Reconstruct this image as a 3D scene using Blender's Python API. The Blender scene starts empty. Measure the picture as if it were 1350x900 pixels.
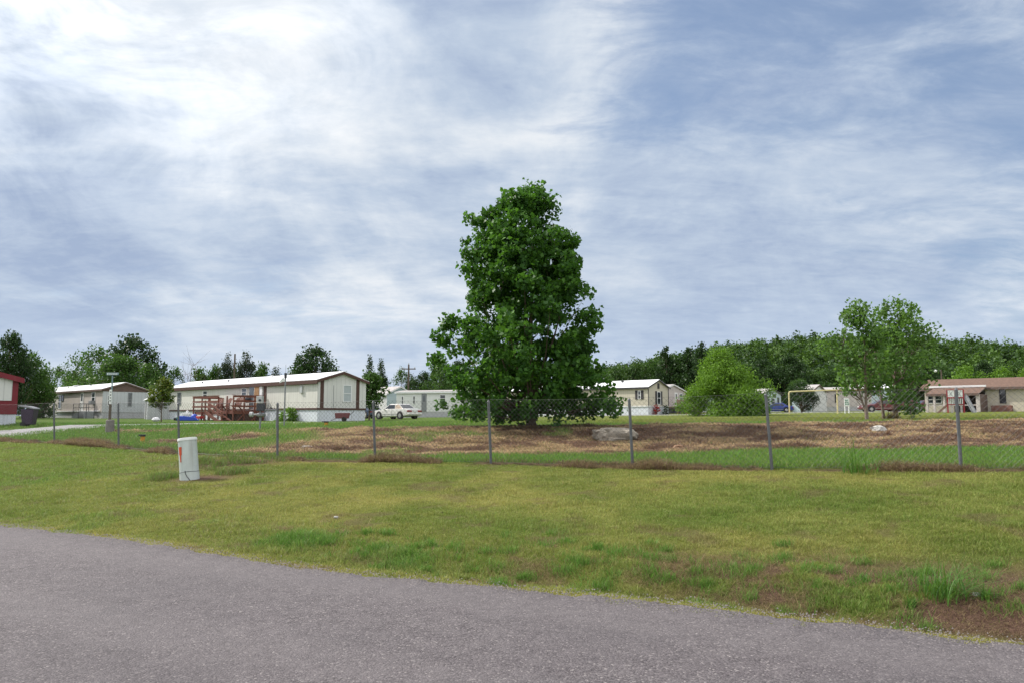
import bpy, math, random
import numpy as np
from mathutils import Vector, Matrix
PI = math.pi
rng = np.random.default_rng(7)
random.seed(7)
scene = bpy.context.scene
COL = scene.collection

# ------------------------------------------------------------------ camera
CAM = np.array([0.0, 0.0, 1.6])
PITCH = math.atan(99 / 1000.0)
cd = bpy.data.cameras.new('camera'); cam = bpy.data.objects.new('camera', cd); COL.objects.link(cam)
cam.location = CAM; cam.rotation_euler = (PI / 2 + PITCH, 0, 0)
cd.sensor_width = 36; cd.lens = 36 * 1000 / 1350; cd.clip_start = 0.1; cd.clip_end = 5000
scene.camera = cam
def ray(px, py):
    u = (px - 675) / 1000.0; v = (450 - py) / 1000.0
    c, s = math.cos(PITCH), math.sin(PITCH)
    return np.array([u, c - v * s, s + v * c])
def at(px, py, Y):
    d = ray(px, py); return CAM + d * (Y / d[1])
def X_at(px, Y, py=545): return at(px, py, Y)[0]
def z_at(py, Y, px=675): return at(px, py, Y)[2]

# ------------------------------------------------------------------ noise
def _h(ix, iy, seed):
    n = (ix.astype(np.int64) * 374761393 + iy.astype(np.int64) * 668265263 + seed * 1442695041) & 0xffffffff
    n = ((n ^ (n >> 13)) * 1274126177) & 0xffffffff
    return ((n ^ (n >> 16)) & 0xffff) / 65535.0
def vnoise(x, y, seed=0):
    x = np.asarray(x, float); y = np.asarray(y, float)
    ix = np.floor(x); iy = np.floor(y); fx = x - ix; fy = y - iy
    fx = fx * fx * (3 - 2 * fx); fy = fy * fy * (3 - 2 * fy)
    a = _h(ix, iy, seed); b = _h(ix + 1, iy, seed); c = _h(ix, iy + 1, seed); d = _h(ix + 1, iy + 1, seed)
    return (a * (1 - fx) + b * fx) * (1 - fy) + (c * (1 - fx) + d * fx) * fy
def fbm(x, y, seed=0, o=4):
    r = 0; a = 0.5; t = 0
    for k in range(o):
        r = r + a * vnoise(np.asarray(x) * 2 ** k, np.asarray(y) * 2 ** k, seed + k * 17); t += a; a *= 0.5
    return r / t
def sstep(a, b, x):
    t = np.clip((np.asarray(x, float) - a) / (b - a), 0, 1); return t * t * (3 - 2 * t)

# ------------------------------------------------------------------ terrain
_edge_px = [(-400, 668), (-150, 681), (0, 693), (67, 701), (217, 720), (300, 735), (450, 757), (520, 763), (650, 776), (850, 793), (933, 802), (1000, 811), (1150, 828), (1280, 845), (1350, 853), (1600, 884), (1900, 918)]
_ed = []
for _p in _edge_px:
    d = ray(*_p); t = -1.6 / d[2]; q = CAM + d * t; _ed.append((q[0], q[1]))
EX = np.array([p[0] for p in _ed]); EY = np.array([p[1] for p in _ed])
def E(x):
    x = np.asarray(x, float); y = np.interp(x, EX, EY)
    y = np.where(x < EX[0], EY[0] + (x - EX[0]) * -0.62, y)
    return np.where(x > EX[-1], EY[-1] + (x - EX[-1]) * -0.3, y)
# fence posts: x of the foot in the picture, depth, foot height
_fp = [(-40, 31.5, .66), (71, 27.5, .66), (156, 24.1, .62), (236, 21.4, .57), (366, 19.2, .53), (495, 18.3, .55), (647.5, 17.2, .55), (834, 15.8, .56), (1017.5, 14.4, .61), (1266, 13.35, .68), (1530, 12.5, .72), (1830, 11.7, .74)]
POSTS = [(X_at(a, b, 600), b, c) for a, b, c in _fp]
FX = np.array([p[0] for p in POSTS]); FY = np.array([p[1] for p in POSTS]); FZ = np.array([p[2] for p in POSTS])
def F(x):
    x = np.asarray(x, float); y = np.interp(x, FX, FY)
    y = np.where(x < FX[0], FY[0] + (x - FX[0]) * -0.8, y)
    return np.where(x > FX[-1], FY[-1] + (x - FX[-1]) * -0.2, y)
MND = None
def field(x, y):
    return 1.05 + .008 * np.clip(y - 30, 0, 90) + .012 * np.clip(x + 14, 0, 75)
def hillh(x, y):
    # ridge far right; rises from Y 190 to 400
    ridge = np.interp(x, [-60, 10, 45, 80, 120, 160, 200, 240, 270, 330, 420], [0, 5, 13, 20, 27.5, 30, 28.5, 25.5, 23.5, 20, 12])
    return ridge * sstep(185, 400, y)
def H(x, y):
    x = np.asarray(x, float); y = np.asarray(y, float)
    e = E(x); f = F(x); zf = np.interp(x, FX, FZ)
    s = np.clip((y - e) / np.maximum(f - e, .5), 0, 1)
    lawn = zf * (0.15 * s + 0.85 * sstep(-.25, 1.1, s) - .85 * sstep(-.25, 1.1, 0) * (1 - s))
    dd = y - e
    lawn = lawn - .13 * np.exp(-((dd - .75) / .45) ** 2) * sstep(-3, 2.5, x) - .04 * np.exp(-((dd - .6) / .4) ** 2)
    lawn = lawn + .05 * (fbm(x * .5, y * .5, 3) - .5) * np.clip(dd, 0, 1)
    b0 = np.maximum(20.2, f + 1.2); b1 = np.maximum(27.5, f + 8)
    t = sstep(0, 1, (y - b0) / (b1 - b0)); t2 = np.clip((y - b0) / (b1 - b0), 0, 1)
    bl = sstep(-11, -3, x); tt = t * bl + t2 * (1 - bl)
    up = (zf + .03) * (1 - tt) + field(x, y) * tt
    up = up + .10 * (fbm(x * .9, y * .9, 9) - .5) * np.clip(4 * tt * (1 - tt), 0, 1)
    up = up + .05 * (fbm(x * .13, y * .13, 21) - .5) * tt * 2
    if MND is not None: lawn = lawn + .10 * np.exp(-(((x - MND[0]) / 1.1) ** 2 + ((y - MND[1]) / .9) ** 2))
    z = np.where(y < f, lawn, up)
    z = np.where(y < e, -.03, z)
    z = np.where((y >= e) & (y < e + .25), -.03 + (z + .03) * (y - e) / .25, z)
    return z + hillh(x, y)
def Hs(x, y): return float(H(np.array([x]), np.array([y]))[0])
def G(px, py, ymin=5.0, ymax=140.0):
    """ground point seen at a picture position"""
    d = ray(px, py); ys = np.linspace(ymin, ymax, 6000)
    X = CAM[0] + d[0] * ys / d[1]; Z = CAM[2] + d[2] * ys / d[1]
    g = H(X, ys); k = np.argmax(Z <= g)
    return np.array([X[k], ys[k], g[k]])
def gp(px, Y):
    x = X_at(px, Y); return Vector((x, Y, Hs(x, Y)))

# ------------------------------------------------------------------ materials
class NT:
    def __init__(s, nt): s.nt = nt; s.n = nt.nodes; s.l = nt.links
    def new(s, t, **kw):
        n = s.n.new(t)
        for k, v in kw.items(): setattr(n, k, v)
        return n
    def set(s, sock, v):
        if isinstance(v, bpy.types.NodeSocket): s.l.new(v, sock)
        else: sock.default_value = v
    def math(s, op, a, b=None, c=None, clamp=False):
        n = s.new('ShaderNodeMath', operation=op); n.use_clamp = clamp
        s.set(n.inputs[0], a)
        if b is not None: s.set(n.inputs[1], b)
        if c is not None: s.set(n.inputs[2], c)
        return n.outputs[0]
    def vmath(s, op, a, b=None):
        n = s.new('ShaderNodeVectorMath', operation=op); s.set(n.inputs[0], a)
        if b is not None: s.set(n.inputs[1], b)
        return n.outputs['Value'] if op in ('DOT_PRODUCT', 'LENGTH') else n.outputs[0]
    def mix(s, f, a, b, bt='MIX'):
        n = s.new('ShaderNodeMix', data_type='RGBA', blend_type=bt)
        s.set(n.inputs[0], f)
        for q, v in ((6, a), (7, b)):
            if not isinstance(v, bpy.types.NodeSocket) and len(v) == 3: v = (*v, 1)
            s.set(n.inputs[q], v)
        return n.outputs[2]
    def noise(s, vec, scale, detail=4, rough=.55, dist=0.0):
        n = s.new('ShaderNodeTexNoise'); s.set(n.inputs['Vector'], vec)
        n.inputs['Scale'].default_value = scale; n.inputs['Detail'].default_value = detail
        n.inputs['Roughness'].default_value = rough; n.inputs['Distortion'].default_value = dist
        return n.outputs['Fac']
    def ramp(s, f, pts):
        n = s.new('ShaderNodeValToRGB'); r = n.color_ramp
        while len(r.elements) < len(pts): r.elements.new(.5)
        for e, (p, c) in zip(r.elements, pts):
            e.position = p; e.color = (*c, 1) if len(c) == 3 else c
        s.set(n.inputs[0], f); return n.outputs[0]
    def mapr(s, v, a, b, c=0.0, d=1.0):
        n = s.new('ShaderNodeMapRange'); n.interpolation_type = 'SMOOTHSTEP'
        s.set(n.inputs[0], v)
        for k, q in zip((1, 2, 3, 4), (a, b, c, d)): s.set(n.inputs[k], q)
        return n.outputs[0]
    def attr(s, name):
        n = s.new('ShaderNodeAttribute'); n.attribute_name = name; return n.outputs['Fac']
    def coord(s, k='Object'): return s.new('ShaderNodeTexCoord').outputs[k]
    def pos(s): return s.new('ShaderNodeNewGeometry').outputs['Position']
    def bump(s, h, st, dist=.02):
        n = s.new('ShaderNodeBump'); n.inputs['Strength'].default_value = st; n.inputs['Distance'].default_value = dist
        s.set(n.inputs['Height'], h); return n.outputs[0]
def newmat(name):
    m = bpy.data.materials.new(name); m.use_nodes = True; t = NT(m.node_tree)
    b = m.node_tree.nodes['Principled BSDF']; return m, t, b
M = {}
def paint(name, col, rough=.6, var=.12, vs=3.0, metal=0.0, dirt=0.0, ribs=0.0, lap=0.0, bump=0.0, spec=.4, grain=0.0):
    m, t, b = newmat(name); co = t.coord()
    n1 = t.noise(co, vs, 5); n2 = t.noise(co, vs * 9, 4)
    f = t.math('ADD', t.math('MULTIPLY', n1, .65), t.math('MULTIPLY', n2, .35))
    lo = [c * (1 - var * 1.6) for c in col]; hi = [min(1, c * (1 + var * 1.2)) for c in col]
    c = t.ramp(f, [(.3, lo), (.7, hi)])
    if dirt:
        sep = t.new('ShaderNodeSeparateXYZ'); t.set(sep.inputs[0], co)
        st = t.new('ShaderNodeMapping'); t.set(st.inputs[0], co); st.inputs['Scale'].default_value = (6, 6, .5)
        d = t.mapr(t.noise(st.outputs[0], 1.0, 5), .5, .78)
        c = t.mix(t.math('MULTIPLY', d, dirt), c, (.16, .13, .1))
    h = None
    if ribs or lap:
        sep = t.new('ShaderNodeSeparateXYZ'); t.set(sep.inputs[0], co)
        if ribs:
            s_ = t.math('ADD', sep.outputs[0], sep.outputs[1])
            fr = t.math('FRACT', t.math('DIVIDE', s_, ribs))
        else: fr = t.math('FRACT', t.math('DIVIDE', sep.outputs[2], lap))
        g = t.math('LESS_THAN', fr, .1)
        h = t.math('SUBTRACT', fr if lap else 1.0, g if ribs else 0.0)
        t.set(b.inputs['Normal'], t.bump(h, .5, .015 if lap else .02))
        c = t.mix(t.math('MULTIPLY', g, .22), c, (.10, .10, .10))
    if bump: t.set(b.inputs['Normal'], t.bump(t.noise(co, vs * 6, 6), bump, .03))
    t.set(b.inputs['Base Color'], c)
    b.inputs['Roughness'].default_value = rough; b.inputs['Metallic'].default_value = metal
    b.inputs['Specular IOR Level'].default_value = spec
    M[name] = m; return m
def glass(name, col=(.02, .025, .03), rough=.08):
    m, t, b = newmat(name); co = t.coord()
    t.set(b.inputs['Base Color'], t.mix(t.noise(co, 2.0, 3), tuple(c * .6 for c in col), tuple(c * 1.6 for c in col)))
    b.inputs['Roughness'].default_value = rough; b.inputs['Specular IOR Level'].default_value = .6
    M[name] = m; return m
def leafmat(name, dark, mid, light, trans=.3, rough=.5, spec=.2):
    m, t, b = newmat(name)
    c = t.ramp(t.attr('tone'), [(0, dark), (.5, mid), (1, light)])
    t.set(b.inputs['Base Color'], c)
    b.inputs['Roughness'].default_value = rough; b.inputs['Specular IOR Level'].default_value = spec
    tr = t.new('ShaderNodeBsdfTranslucent')
    t.set(tr.inputs[0], t.mix(.5, c, tuple(x * k for x, k in zip(light, (1.4, 1.5, .6)))))
    ms = t.new('ShaderNodeMixShader'); ms.inputs[0].default_value = trans
    t.l.new(b.outputs[0], ms.inputs[1]); t.l.new(tr.outputs[0], ms.inputs[2])
    out = m.node_tree.nodes['Material Output']; t.l.new(ms.outputs[0], out.inputs[0])
    M[name] = m; return m

# ------------------------------------------------------------------ objects
def tag(o, label=None, cat=None, group=None, kind=None):
    if label: o['label'] = label
    if cat: o['category'] = cat
    if group: o['group'] = group
    if kind: o['kind'] = kind
    return o
def empty(name, loc, rz, label, cat, group=None):
    o = bpy.data.objects.new(name, None); COL.objects.link(o); o.location = loc; o.rotation_euler = (0, 0, rz)
    o.empty_display_size = .2
    return tag(o, label, cat, group)
def np_mesh(name, V, Fc, mat, parent=None, k=4, attrs=None, smooth=False):
    """V (n,3), Fc (m,k) all faces with k corners"""
    me = bpy.data.meshes.new(name); V = np.ascontiguousarray(V, dtype=np.float32); Fc = np.ascontiguousarray(Fc, dtype=np.int32)
    me.vertices.add(len(V)); me.vertices.foreach_set('co', V.ravel())
    me.loops.add(Fc.size); me.loops.foreach_set('vertex_index', Fc.ravel())
    me.polygons.add(len(Fc)); me.polygons.foreach_set('loop_start', np.arange(len(Fc), dtype=np.int32) * k)
    if smooth: me.polygons.foreach_set('use_smooth', np.ones(len(Fc), dtype=bool))
    for n, a in (attrs or {}).items():
        at_ = me.attributes.new(n, 'FLOAT', 'POINT'); at_.data.foreach_set('value', np.ascontiguousarray(a, dtype=np.float32))
    me.update(calc_edges=True)
    if mat: me.materials.append(mat)
    o = bpy.data.objects.new(name, me); COL.objects.link(o); o.parent = parent
    return o
class MB:
    def __init__(s): s.v = []; s.f = []
    def add(s, V, Fs):
        n = len(s.v); s.v += [tuple(p) for p in V]; s.f += [tuple(i + n for i in f) for f in Fs]; return s
    def box(s, x0, x1, y0, y1, z0, z1, m=None):
        V = [(x, y, z) for z in (z0, z1) for x, y in ((x0, y0), (x1, y0), (x1, y1), (x0, y1))]
        if m is not None: V = [tuple(m @ Vector(p)) for p in V]
        return s.add(V, [(3, 2, 1, 0), (4, 5, 6, 7), (0, 1, 5, 4), (1, 2, 6, 5), (2, 3, 7, 6), (3, 0, 4, 7)])
    def bar(s, a, b, w, h=None, up=(0, 0, 1)):
        a = Vector(a); b = Vector(b); d = (b - a); L = d.length; d.normalize(); h = h or w
        up = Vector(up)
        if abs(d.dot(up)) > .98: up = Vector((0, 1, 0))
        r = d.cross(up).normalized(); u = r.cross(d)
        V = [p + r * sx * w / 2 + u * sz * h / 2 for p in (a, b) for sx, sz in ((-1, -1), (1, -1), (1, 1), (-1, 1))]
        return s.add(V, [(0, 1, 2, 3), (7, 6, 5, 4), (0, 4, 5, 1), (1, 5, 6, 2), (2, 6, 7, 3), (3, 7, 4, 0)])
    def tube(s, pts, rad, n=8, cap=True):
        pts = [Vector(p) for p in pts]; rad = rad if hasattr(rad, '__len__') else [rad] * len(pts)
        base = len(s.v); prev = None
        for i, p in enumerate(pts):
            d = (pts[min(i + 1, len(pts) - 1)] - pts[max(i - 1, 0)]).normalized()
            if prev is None:
                r = d.cross(Vector((0, 0, 1)) if abs(d.z) < .9 else Vector((1, 0, 0))).normalized()
            else: r = (prev - d * prev.dot(d)).normalized()
            prev = r; u = d.cross(r)
            for k in range(n):
                a = 2 * PI * k / n; s.v.append(tuple(p + (r * math.cos(a) + u * math.sin(a)) * rad[i]))
        for i in range(len(pts) - 1):
            for k in range(n):
                a = base + i * n + k; b = base + i * n + (k + 1) % n
                s.f.append((a, b, b + n, a + n))
        if cap:
            s.f.append(tuple(base + k for k in range(n))[::-1]); e = base + (len(pts) - 1) * n
            s.f.append(tuple(e + k for k in range(n)))
        return s
    def lathe(s, prof, n=20, c=(0, 0, 0)):
        """prof [(r,z)] bottom to top"""
        base = len(s.v)
        for r, z in prof:
            for k in range(n):
                a = 2 * PI * k / n; s.v.append((c[0] + r * math.cos(a), c[1] + r * math.sin(a), c[2] + z))
        for i in range(len(prof) - 1):
            for k in range(n):
                a = base + i * n + k; b = base + i * n + (k + 1) % n; s.f.append((a, b, b + n, a + n))
        s.f.append(tuple(base + k for k in range(n))[::-1]); e = base + (len(prof) - 1) * n
        s.f.append(tuple(e + k for k in range(n))); return s
    def disc(s, a, b, r, n=18): return s.tube([a, b], r, n)
    def prism(s, poly, d):
        """poly 3-D points, extruded along vector d"""
        n = len(poly); V = [Vector(p) for p in poly] + [Vector(p) + Vector(d) for p in poly]
        return s.add(V, [tuple(range(n))[::-1], tuple(range(n, 2 * n))] + [(i, (i + 1) % n, n + (i + 1) % n, n + i) for i in range(n)])
    def build(s, name, mat, parent=None, smooth=False, bevel=0):
        me = bpy.data.meshes.new(name); me.from_pydata(s.v, [], s.f); me.update()
        import bmesh
        bm = bmesh.new(); bm.from_mesh(me); bmesh.ops.recalc_face_normals(bm, faces=bm.faces)
        if bevel: bmesh.ops.bevel(bm, geom=list(bm.edges), offset=bevel, segments=1, affect='EDGES', clamp_overlap=True)
        bm.to_mesh(me); bm.free()
        if smooth:
            for p in me.polygons: p.use_smooth = True
            try: me.set_sharp_from_angle(angle=math.radians(40))
            except Exception: pass
        me.materials.append(mat if not isinstance(mat, str) else M[mat])
        o = bpy.data.objects.new(name, me); COL.objects.link(o); o.parent = parent
        return o
def children(o): return [c for c in bpy.data.objects if c.parent == o]
KIDS = {}
def copy_tree(o, parent=None):
    c = o.copy(); COL.objects.link(c); c.parent = parent
    for ch in KIDS[o.name] if o.name in KIDS else children(o): copy_tree(ch, c)
    return c

# palette (real-world base colours)
paint('white_metal', (.62, .63, .64), .5, .06, 1.2, dirt=.25)
paint('roof_metal', (.78, .79, .80), .35, .04, .8, dirt=.12)
paint('roof_shingle', (.13, .078, .056), .9, .25, 4, bump=.4)
paint('roof_grey', (.36, .34, .33), .85, .15, 3, dirt=.15)
paint('siding_cream', (.60, .585, .54), .6, .05, 1.0, dirt=.25, ribs=.30)
paint('siding_endwhite', (.60, .595, .57), .6, .05, 1.0, dirt=.10, ribs=.40)
paint('siding_beige', (.47, .42, .385), .65, .06, 1.0, dirt=.15, ribs=.30)
paint('siding_grey', (.46, .475, .49), .65, .05, 1.0, dirt=.15, ribs=.35)
paint('siding_tan', (.50, .46, .375), .65, .05, 1.0, dirt=.18, ribs=.30)
paint('siding_blue', (.47, .56, .60), .6, .05, 1.0, dirt=.08, lap=.2)
paint('siding_white', (.66, .66, .65), .6, .05, 1.0, dirt=.12, lap=.22)
paint('siding_pink', (.50, .45, .43), .7, .07, 1.0, dirt=.2, lap=.22)
paint('siding_house', (.50, .455, .36), .75, .07, 1.0, dirt=.22)
paint('skirt_white', (.62, .65, .70), .6, .05, 1.5, dirt=.22, ribs=.22)
paint('skirt_grey', (.42, .42, .43), .7, .08, 1.5, dirt=.3, ribs=.25)
paint('trim_brown', (.075, .036, .027), .6, .15, 3)
paint('gable_brown', (.13, .085, .07), .7, .12, 2, lap=.14)
paint('trim_charcoal', (.035, .032, .035), .6, .15, 3)
paint('trim_red', (.17, .012, .022), .5, .12, 2, dirt=.1)
paint('frame_white', (.72, .72, .72), .5, .05, 4)
paint('door_white', (.70, .70, .69), .5, .04, 3)
paint('plywood', (.30, .17, .08), .75, .2, 5)
paint('blind', (.42, .46, .48), .6, .06, 3, lap=.06)
glass('pane_dark'); glass('pane_mid', (.08, .09, .10), .12)
paint('deck_red', (.15, .048, .03), .75, .28, 4, dirt=.15)
paint('deck_weathered', (.24, .15, .11), .85, .25, 4)
paint('galv', (.13, .135, .145), .5, .16, 12, metal=.35)
paint('wire', (.10, .10, .105), .5, .1, 9, metal=.3)
paint('grey_metal', (.22, .23, .24), .5, .12, 6, metal=.2)
paint('dark_metal', (.045, .047, .055), .5, .15, 6, metal=.2)
paint('meter_grey', (.42, .43, .43), .5, .1, 8)
paint('concrete', (.20, .18, .17), .95, .18, 6, bump=.5)
paint('pale_plastic', (.45, .50, .48), .5, .08, 4, dirt=.45)
paint('cap_plastic', (.66, .68, .66), .45, .05, 4)
paint('mark_red', (.50, .07, .025), .6, .15, 14)
paint('bin_purple', (.035, .018, .045), .45, .15, 4)
paint('bin_lid', (.20, .20, .22), .5, .12, 4)
paint('yellow_paint', (.55, .26, .02), .6, .15, 8)
paint('goal_yellow', (.60, .52, .28), .6, .12, 4, dirt=.2)
paint('goal_rust', (.28, .17, .10), .8, .2, 5)
paint('car_white', (.62, .61, .59), .25, .03, 2, spec=.6)
paint('vinyl_tan', (.36, .28, .21), .6, .08, 4)
paint('car_blue', (.012, .035, .22), .25, .05, 2, spec=.6)
paint('car_maroon', (.11, .014, .018), .3, .06, 2, spec=.6)
paint('car_dark', (.02, .035, .07), .3, .06, 2, spec=.6)
paint('car_teal', (.05, .10, .14), .3, .06, 2, spec=.6)
paint('tyre', (.02, .02, .02), .85, .1, 9)
paint('hubcap', (.42, .42, .43), .35, .06, 9, metal=.5)
paint('lamp_red', (.22, .008, .012), .3, .05, 9)
paint('plate', (.6, .6, .6), .5, .05, 9)
paint('rock_pale', (.27, .24, .195), .95, .32, 2.6, bump=1.0)
paint('rock_white', (.42, .41, .38), .95, .18, 5, bump=.8)
paint('brick', (.20, .10, .08), .9, .25, 6, bump=.5)
paint('toy_blue', (.02, .07, .50), .4, .06, 4)
paint('toy_white', (.7, .7, .72), .4, .05, 4)
paint('toy_red', (.40, .03, .03), .4, .06, 4)
paint('toy_green', (.05, .35, .22), .4, .06, 4)
paint('sign_white', (.70, .72, .70), .5, .04, 4)
paint('sign_green', (.05, .22, .12), .5, .08, 4)
paint('sign_blue', (.16, .24, .27), .5, .08, 4)
paint('play_red', (.30, .03, .04), .55, .12, 4)
paint('bark', (.13, .095, .07), .95, .3, 9, bump=.9)
paint('bark_pale', (.20, .15, .12), .95, .25, 9, bump=.8)
paint('pole_wood', (.11, .085, .065), .95, .2, 5)
paint('porch_dark', (.05, .04, .035), .9, .2, 3)
paint('lamp_glass', (.7, .72, .72), .3, .04, 5)
leafmat('leaf_cotton', (.014, .040, .009), (.034, .100, .016), (.10, .23, .030), .34, .5, .2)
leafmat('leaf_cotton_young', (.035, .075, .016), (.075, .155, .034), (.14, .25, .06), .38, .5, .25)
leafmat('leaf_dark', (.010, .024, .008), (.022, .050, .013), (.040, .085, .020), .2)
leafmat('leaf_mid', (.020, .050, .011), (.045, .100, .020), (.085, .165, .032), .28)
leafmat('leaf_blue', (.018, .030, .018), (.035, .055, .030), (.065, .09, .05), .2)
leafmat('leaf_light', (.05, .11, .014), (.105, .205, .024), (.165, .29, .04), .36)
leafmat('leaf_forest', (.010, .028, .008), (.032, .075, .016), (.085, .155, .030), .22)
leafmat('leaf_orange', (.03, .065, .012), (.07, .12, .02), (.16, .17, .03), .3)
leafmat('flower_red', (.12, .01, .01), (.3, .02, .02), (.5, .05, .05), .2)
# ------------------------------------------------------------------ sun + sky
SUN_AZ = math.radians(-66); SUN_EL = math.radians(42)
sd = Vector((math.sin(SUN_AZ) * math.cos(SUN_EL), math.cos(SUN_AZ) * math.cos(SUN_EL), math.sin(SUN_EL)))
L_ = bpy.data.lights.new('sun', 'SUN'); L_.energy = 4.6; L_.angle = math.radians(1.2); L_.color = (1, .95, .88)
sun = bpy.data.objects.new('sun', L_); COL.objects.link(sun); sun.rotation_euler = (-sd).to_track_quat('-Z', 'Y').to_euler()
sun.location = (-60, 30, 80)
W = bpy.data.worlds.new('World'); scene.world = W; W.use_nodes = True
t = NT(W.node_tree)
bg = W.node_tree.nodes['Background']; bg.inputs['Strength'].default_value = 0.1
sk = t.new('ShaderNodeTexSky', sky_type='NISHITA'); sk.sun_disc = False; sk.sun_elevation = SUN_EL
sk.sun_rotation = SUN_AZ; sk.altitude = 200; sk.air_density = 1.0; sk.dust_density = 1.5; sk.ozone_density = 1.5
gen = t.coord('Generated')
sep = t.new('ShaderNodeSeparateXYZ'); t.set(sep.inputs[0], gen)
zz = t.math('MAXIMUM', sep.outputs[2], 0.0)
iz = t.math('DIVIDE', 1.0, t.math('ADD', zz, .20))
cx = t.math('MULTIPLY', sep.outputs[0], iz); cy = t.math('MULTIPLY', sep.outputs[1], iz)
cmb = t.new('ShaderNodeCombineXYZ'); t.set(cmb.inputs[0], cx); t.set(cmb.inputs[1], cy); t.set(cmb.inputs[2], .7)
pl = cmb.outputs[0]
def mapping(v, rot, sc, loc=(0, 0, 0)):
    n = t.new('ShaderNodeMapping'); t.set(n.inputs[0], v); n.inputs['Rotation'].default_value = (0, 0, rot)
    n.inputs['Scale'].default_value = sc; n.inputs['Location'].default_value = loc; return n.outputs[0]
def glow(px, py, k, amp):
    d = ray(px, py); d = d / np.linalg.norm(d)
    dt = t.vmath('DOT_PRODUCT', t.vmath('NORMALIZE', gen), tuple(d))
    return t.math('MULTIPLY', t.math('EXPONENT', t.math('MULTIPLY', t.math('SUBTRACT', dt, 1.0), k)), amp)
def total(*a):
    r = a[0]
    for q in a[1:]: r = t.math('ADD', r, q)
    return r
big = t.noise(mapping(pl, .5, (.7, 1.1, 1), (3.1, 1.7, 0)), 1.3, 6, .55, .6)
med = t.noise(mapping(pl, -.35, (.85, 1.3, 1), (7.3, 2.2, 0)), 3.4, 9, .62, .5)
fine = t.noise(mapping(pl, .2, (.8, 1.5, 1), (1.3, 5.2, 0)), 10, 8, .65, .5)
# cover: almost full overcast of thin broken cloud, blue openings towards the upper right
cover = total(t.math('MULTIPLY', big, .50), t.math('MULTIPLY', med, .50), t.math('MULTIPLY', fine, .14),
              glow(1180, 230, 22, -.17), glow(1020, 70, 60, -.05), glow(860, 120, 200, -.07), glow(180, 60, 25, .16), glow(700, 330, 25, .10), glow(880, 430, 30, .08), glow(1150, 400, 30, .14), glow(950, 320, 60, .10), glow(560, 60, 60, .10))
mask = t.mapr(cover, .36, .64)
thick = total(t.math('MULTIPLY', big, .45), t.math('MULTIPLY', t.noise(mapping(pl, .9, (1.0, .5, 1), (11, 4, 0)), 1.5, 7, .6, .5), .55),
              glow(600, 50, 60, .20), glow(180, 260, 60, .14), glow(200, 440, 50, .07), glow(850, 440, 40, .10), glow(1150, 60, 40, .10), glow(1330, 300, 30, .08), glow(220, 20, 70, -.12), glow(420, 40, 90, -.14), glow(700, 170, 60, -.05), glow(450, 260, 70, -.06), glow(220, 340, 100, -.08))
lit = t.mapr(thick, .40, .62, 1.0, 0.0)
bil = t.noise(t.vmath('MULTIPLY', gen, (3.6, 3.6, 7.5)), 1.0, 9, .60, .9)
bri = total(t.math('MULTIPLY', bil, .95), t.math('MULTIPLY', lit, .55), t.math('MULTIPLY', fine, .36), t.math('MULTIPLY', med, .48), -.69)
ccol = t.ramp(bri, [(0.05, (.40, .50, .69)), (.30, (.55, .65, .80)), (.60, (.76, .83, .92)), (.92, (1.0, 1.02, 1.04))])
gl = total(glow(130, -60, 45, .20), glow(220, 20, 120, .20), glow(440, 10, 250, .08), glow(0, 60, 130, .13), glow(130, 140, 300, -.10))
ccol = t.mix(1.0, ccol, t.mix(0.0, (0, 0, 0), (0, 0, 0)), 'ADD')
gl = t.math('MULTIPLY', gl, t.math('ADD', .2, t.math('MULTIPLY', t.mapr(bil, .34, .62), 1.2)))
g3 = t.new('ShaderNodeCombineXYZ'); [t.set(g3.inputs[k], gl) for k in range(3)]
ccol = t.vmath('ADD', ccol, g3.outputs[0])
sc10 = t.new('ShaderNodeVectorMath', operation='SCALE'); t.set(sc10.inputs[0], ccol); sc10.inputs[3].default_value = 7.6
# thin milky veil over the blue
blue = t.mix(.42, sk.outputs[0], (3.0, 4.0, 5.9))
skyc = t.mix(mask, blue, sc10.outputs[0])
# horizon haze layer
hz = t.mapr(sep.outputs[2], 0.0, .20, .60, 0.0)
skyc = t.mix(hz, skyc, (4.6, 5.5, 6.9))
# unseen sky overhead and behind the camera, brightened and warmed as added fill light
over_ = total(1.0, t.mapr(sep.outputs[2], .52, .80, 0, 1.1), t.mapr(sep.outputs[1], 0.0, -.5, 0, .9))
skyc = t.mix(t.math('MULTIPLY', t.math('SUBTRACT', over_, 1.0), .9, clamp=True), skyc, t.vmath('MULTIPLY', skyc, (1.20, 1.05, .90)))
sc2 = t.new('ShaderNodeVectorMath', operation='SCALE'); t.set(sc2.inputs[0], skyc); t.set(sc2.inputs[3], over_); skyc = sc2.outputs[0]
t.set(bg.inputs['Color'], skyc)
try: W.cycles.sampling_method = 'MANUAL'; W.cycles.sample_map_resolution = 512
except Exception: pass
vs = scene.view_settings; vs.view_transform = 'Standard'; vs.look = 'None'; vs.exposure = .30; vs.gamma = 1; vs.use_curve_mapping = False

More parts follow.
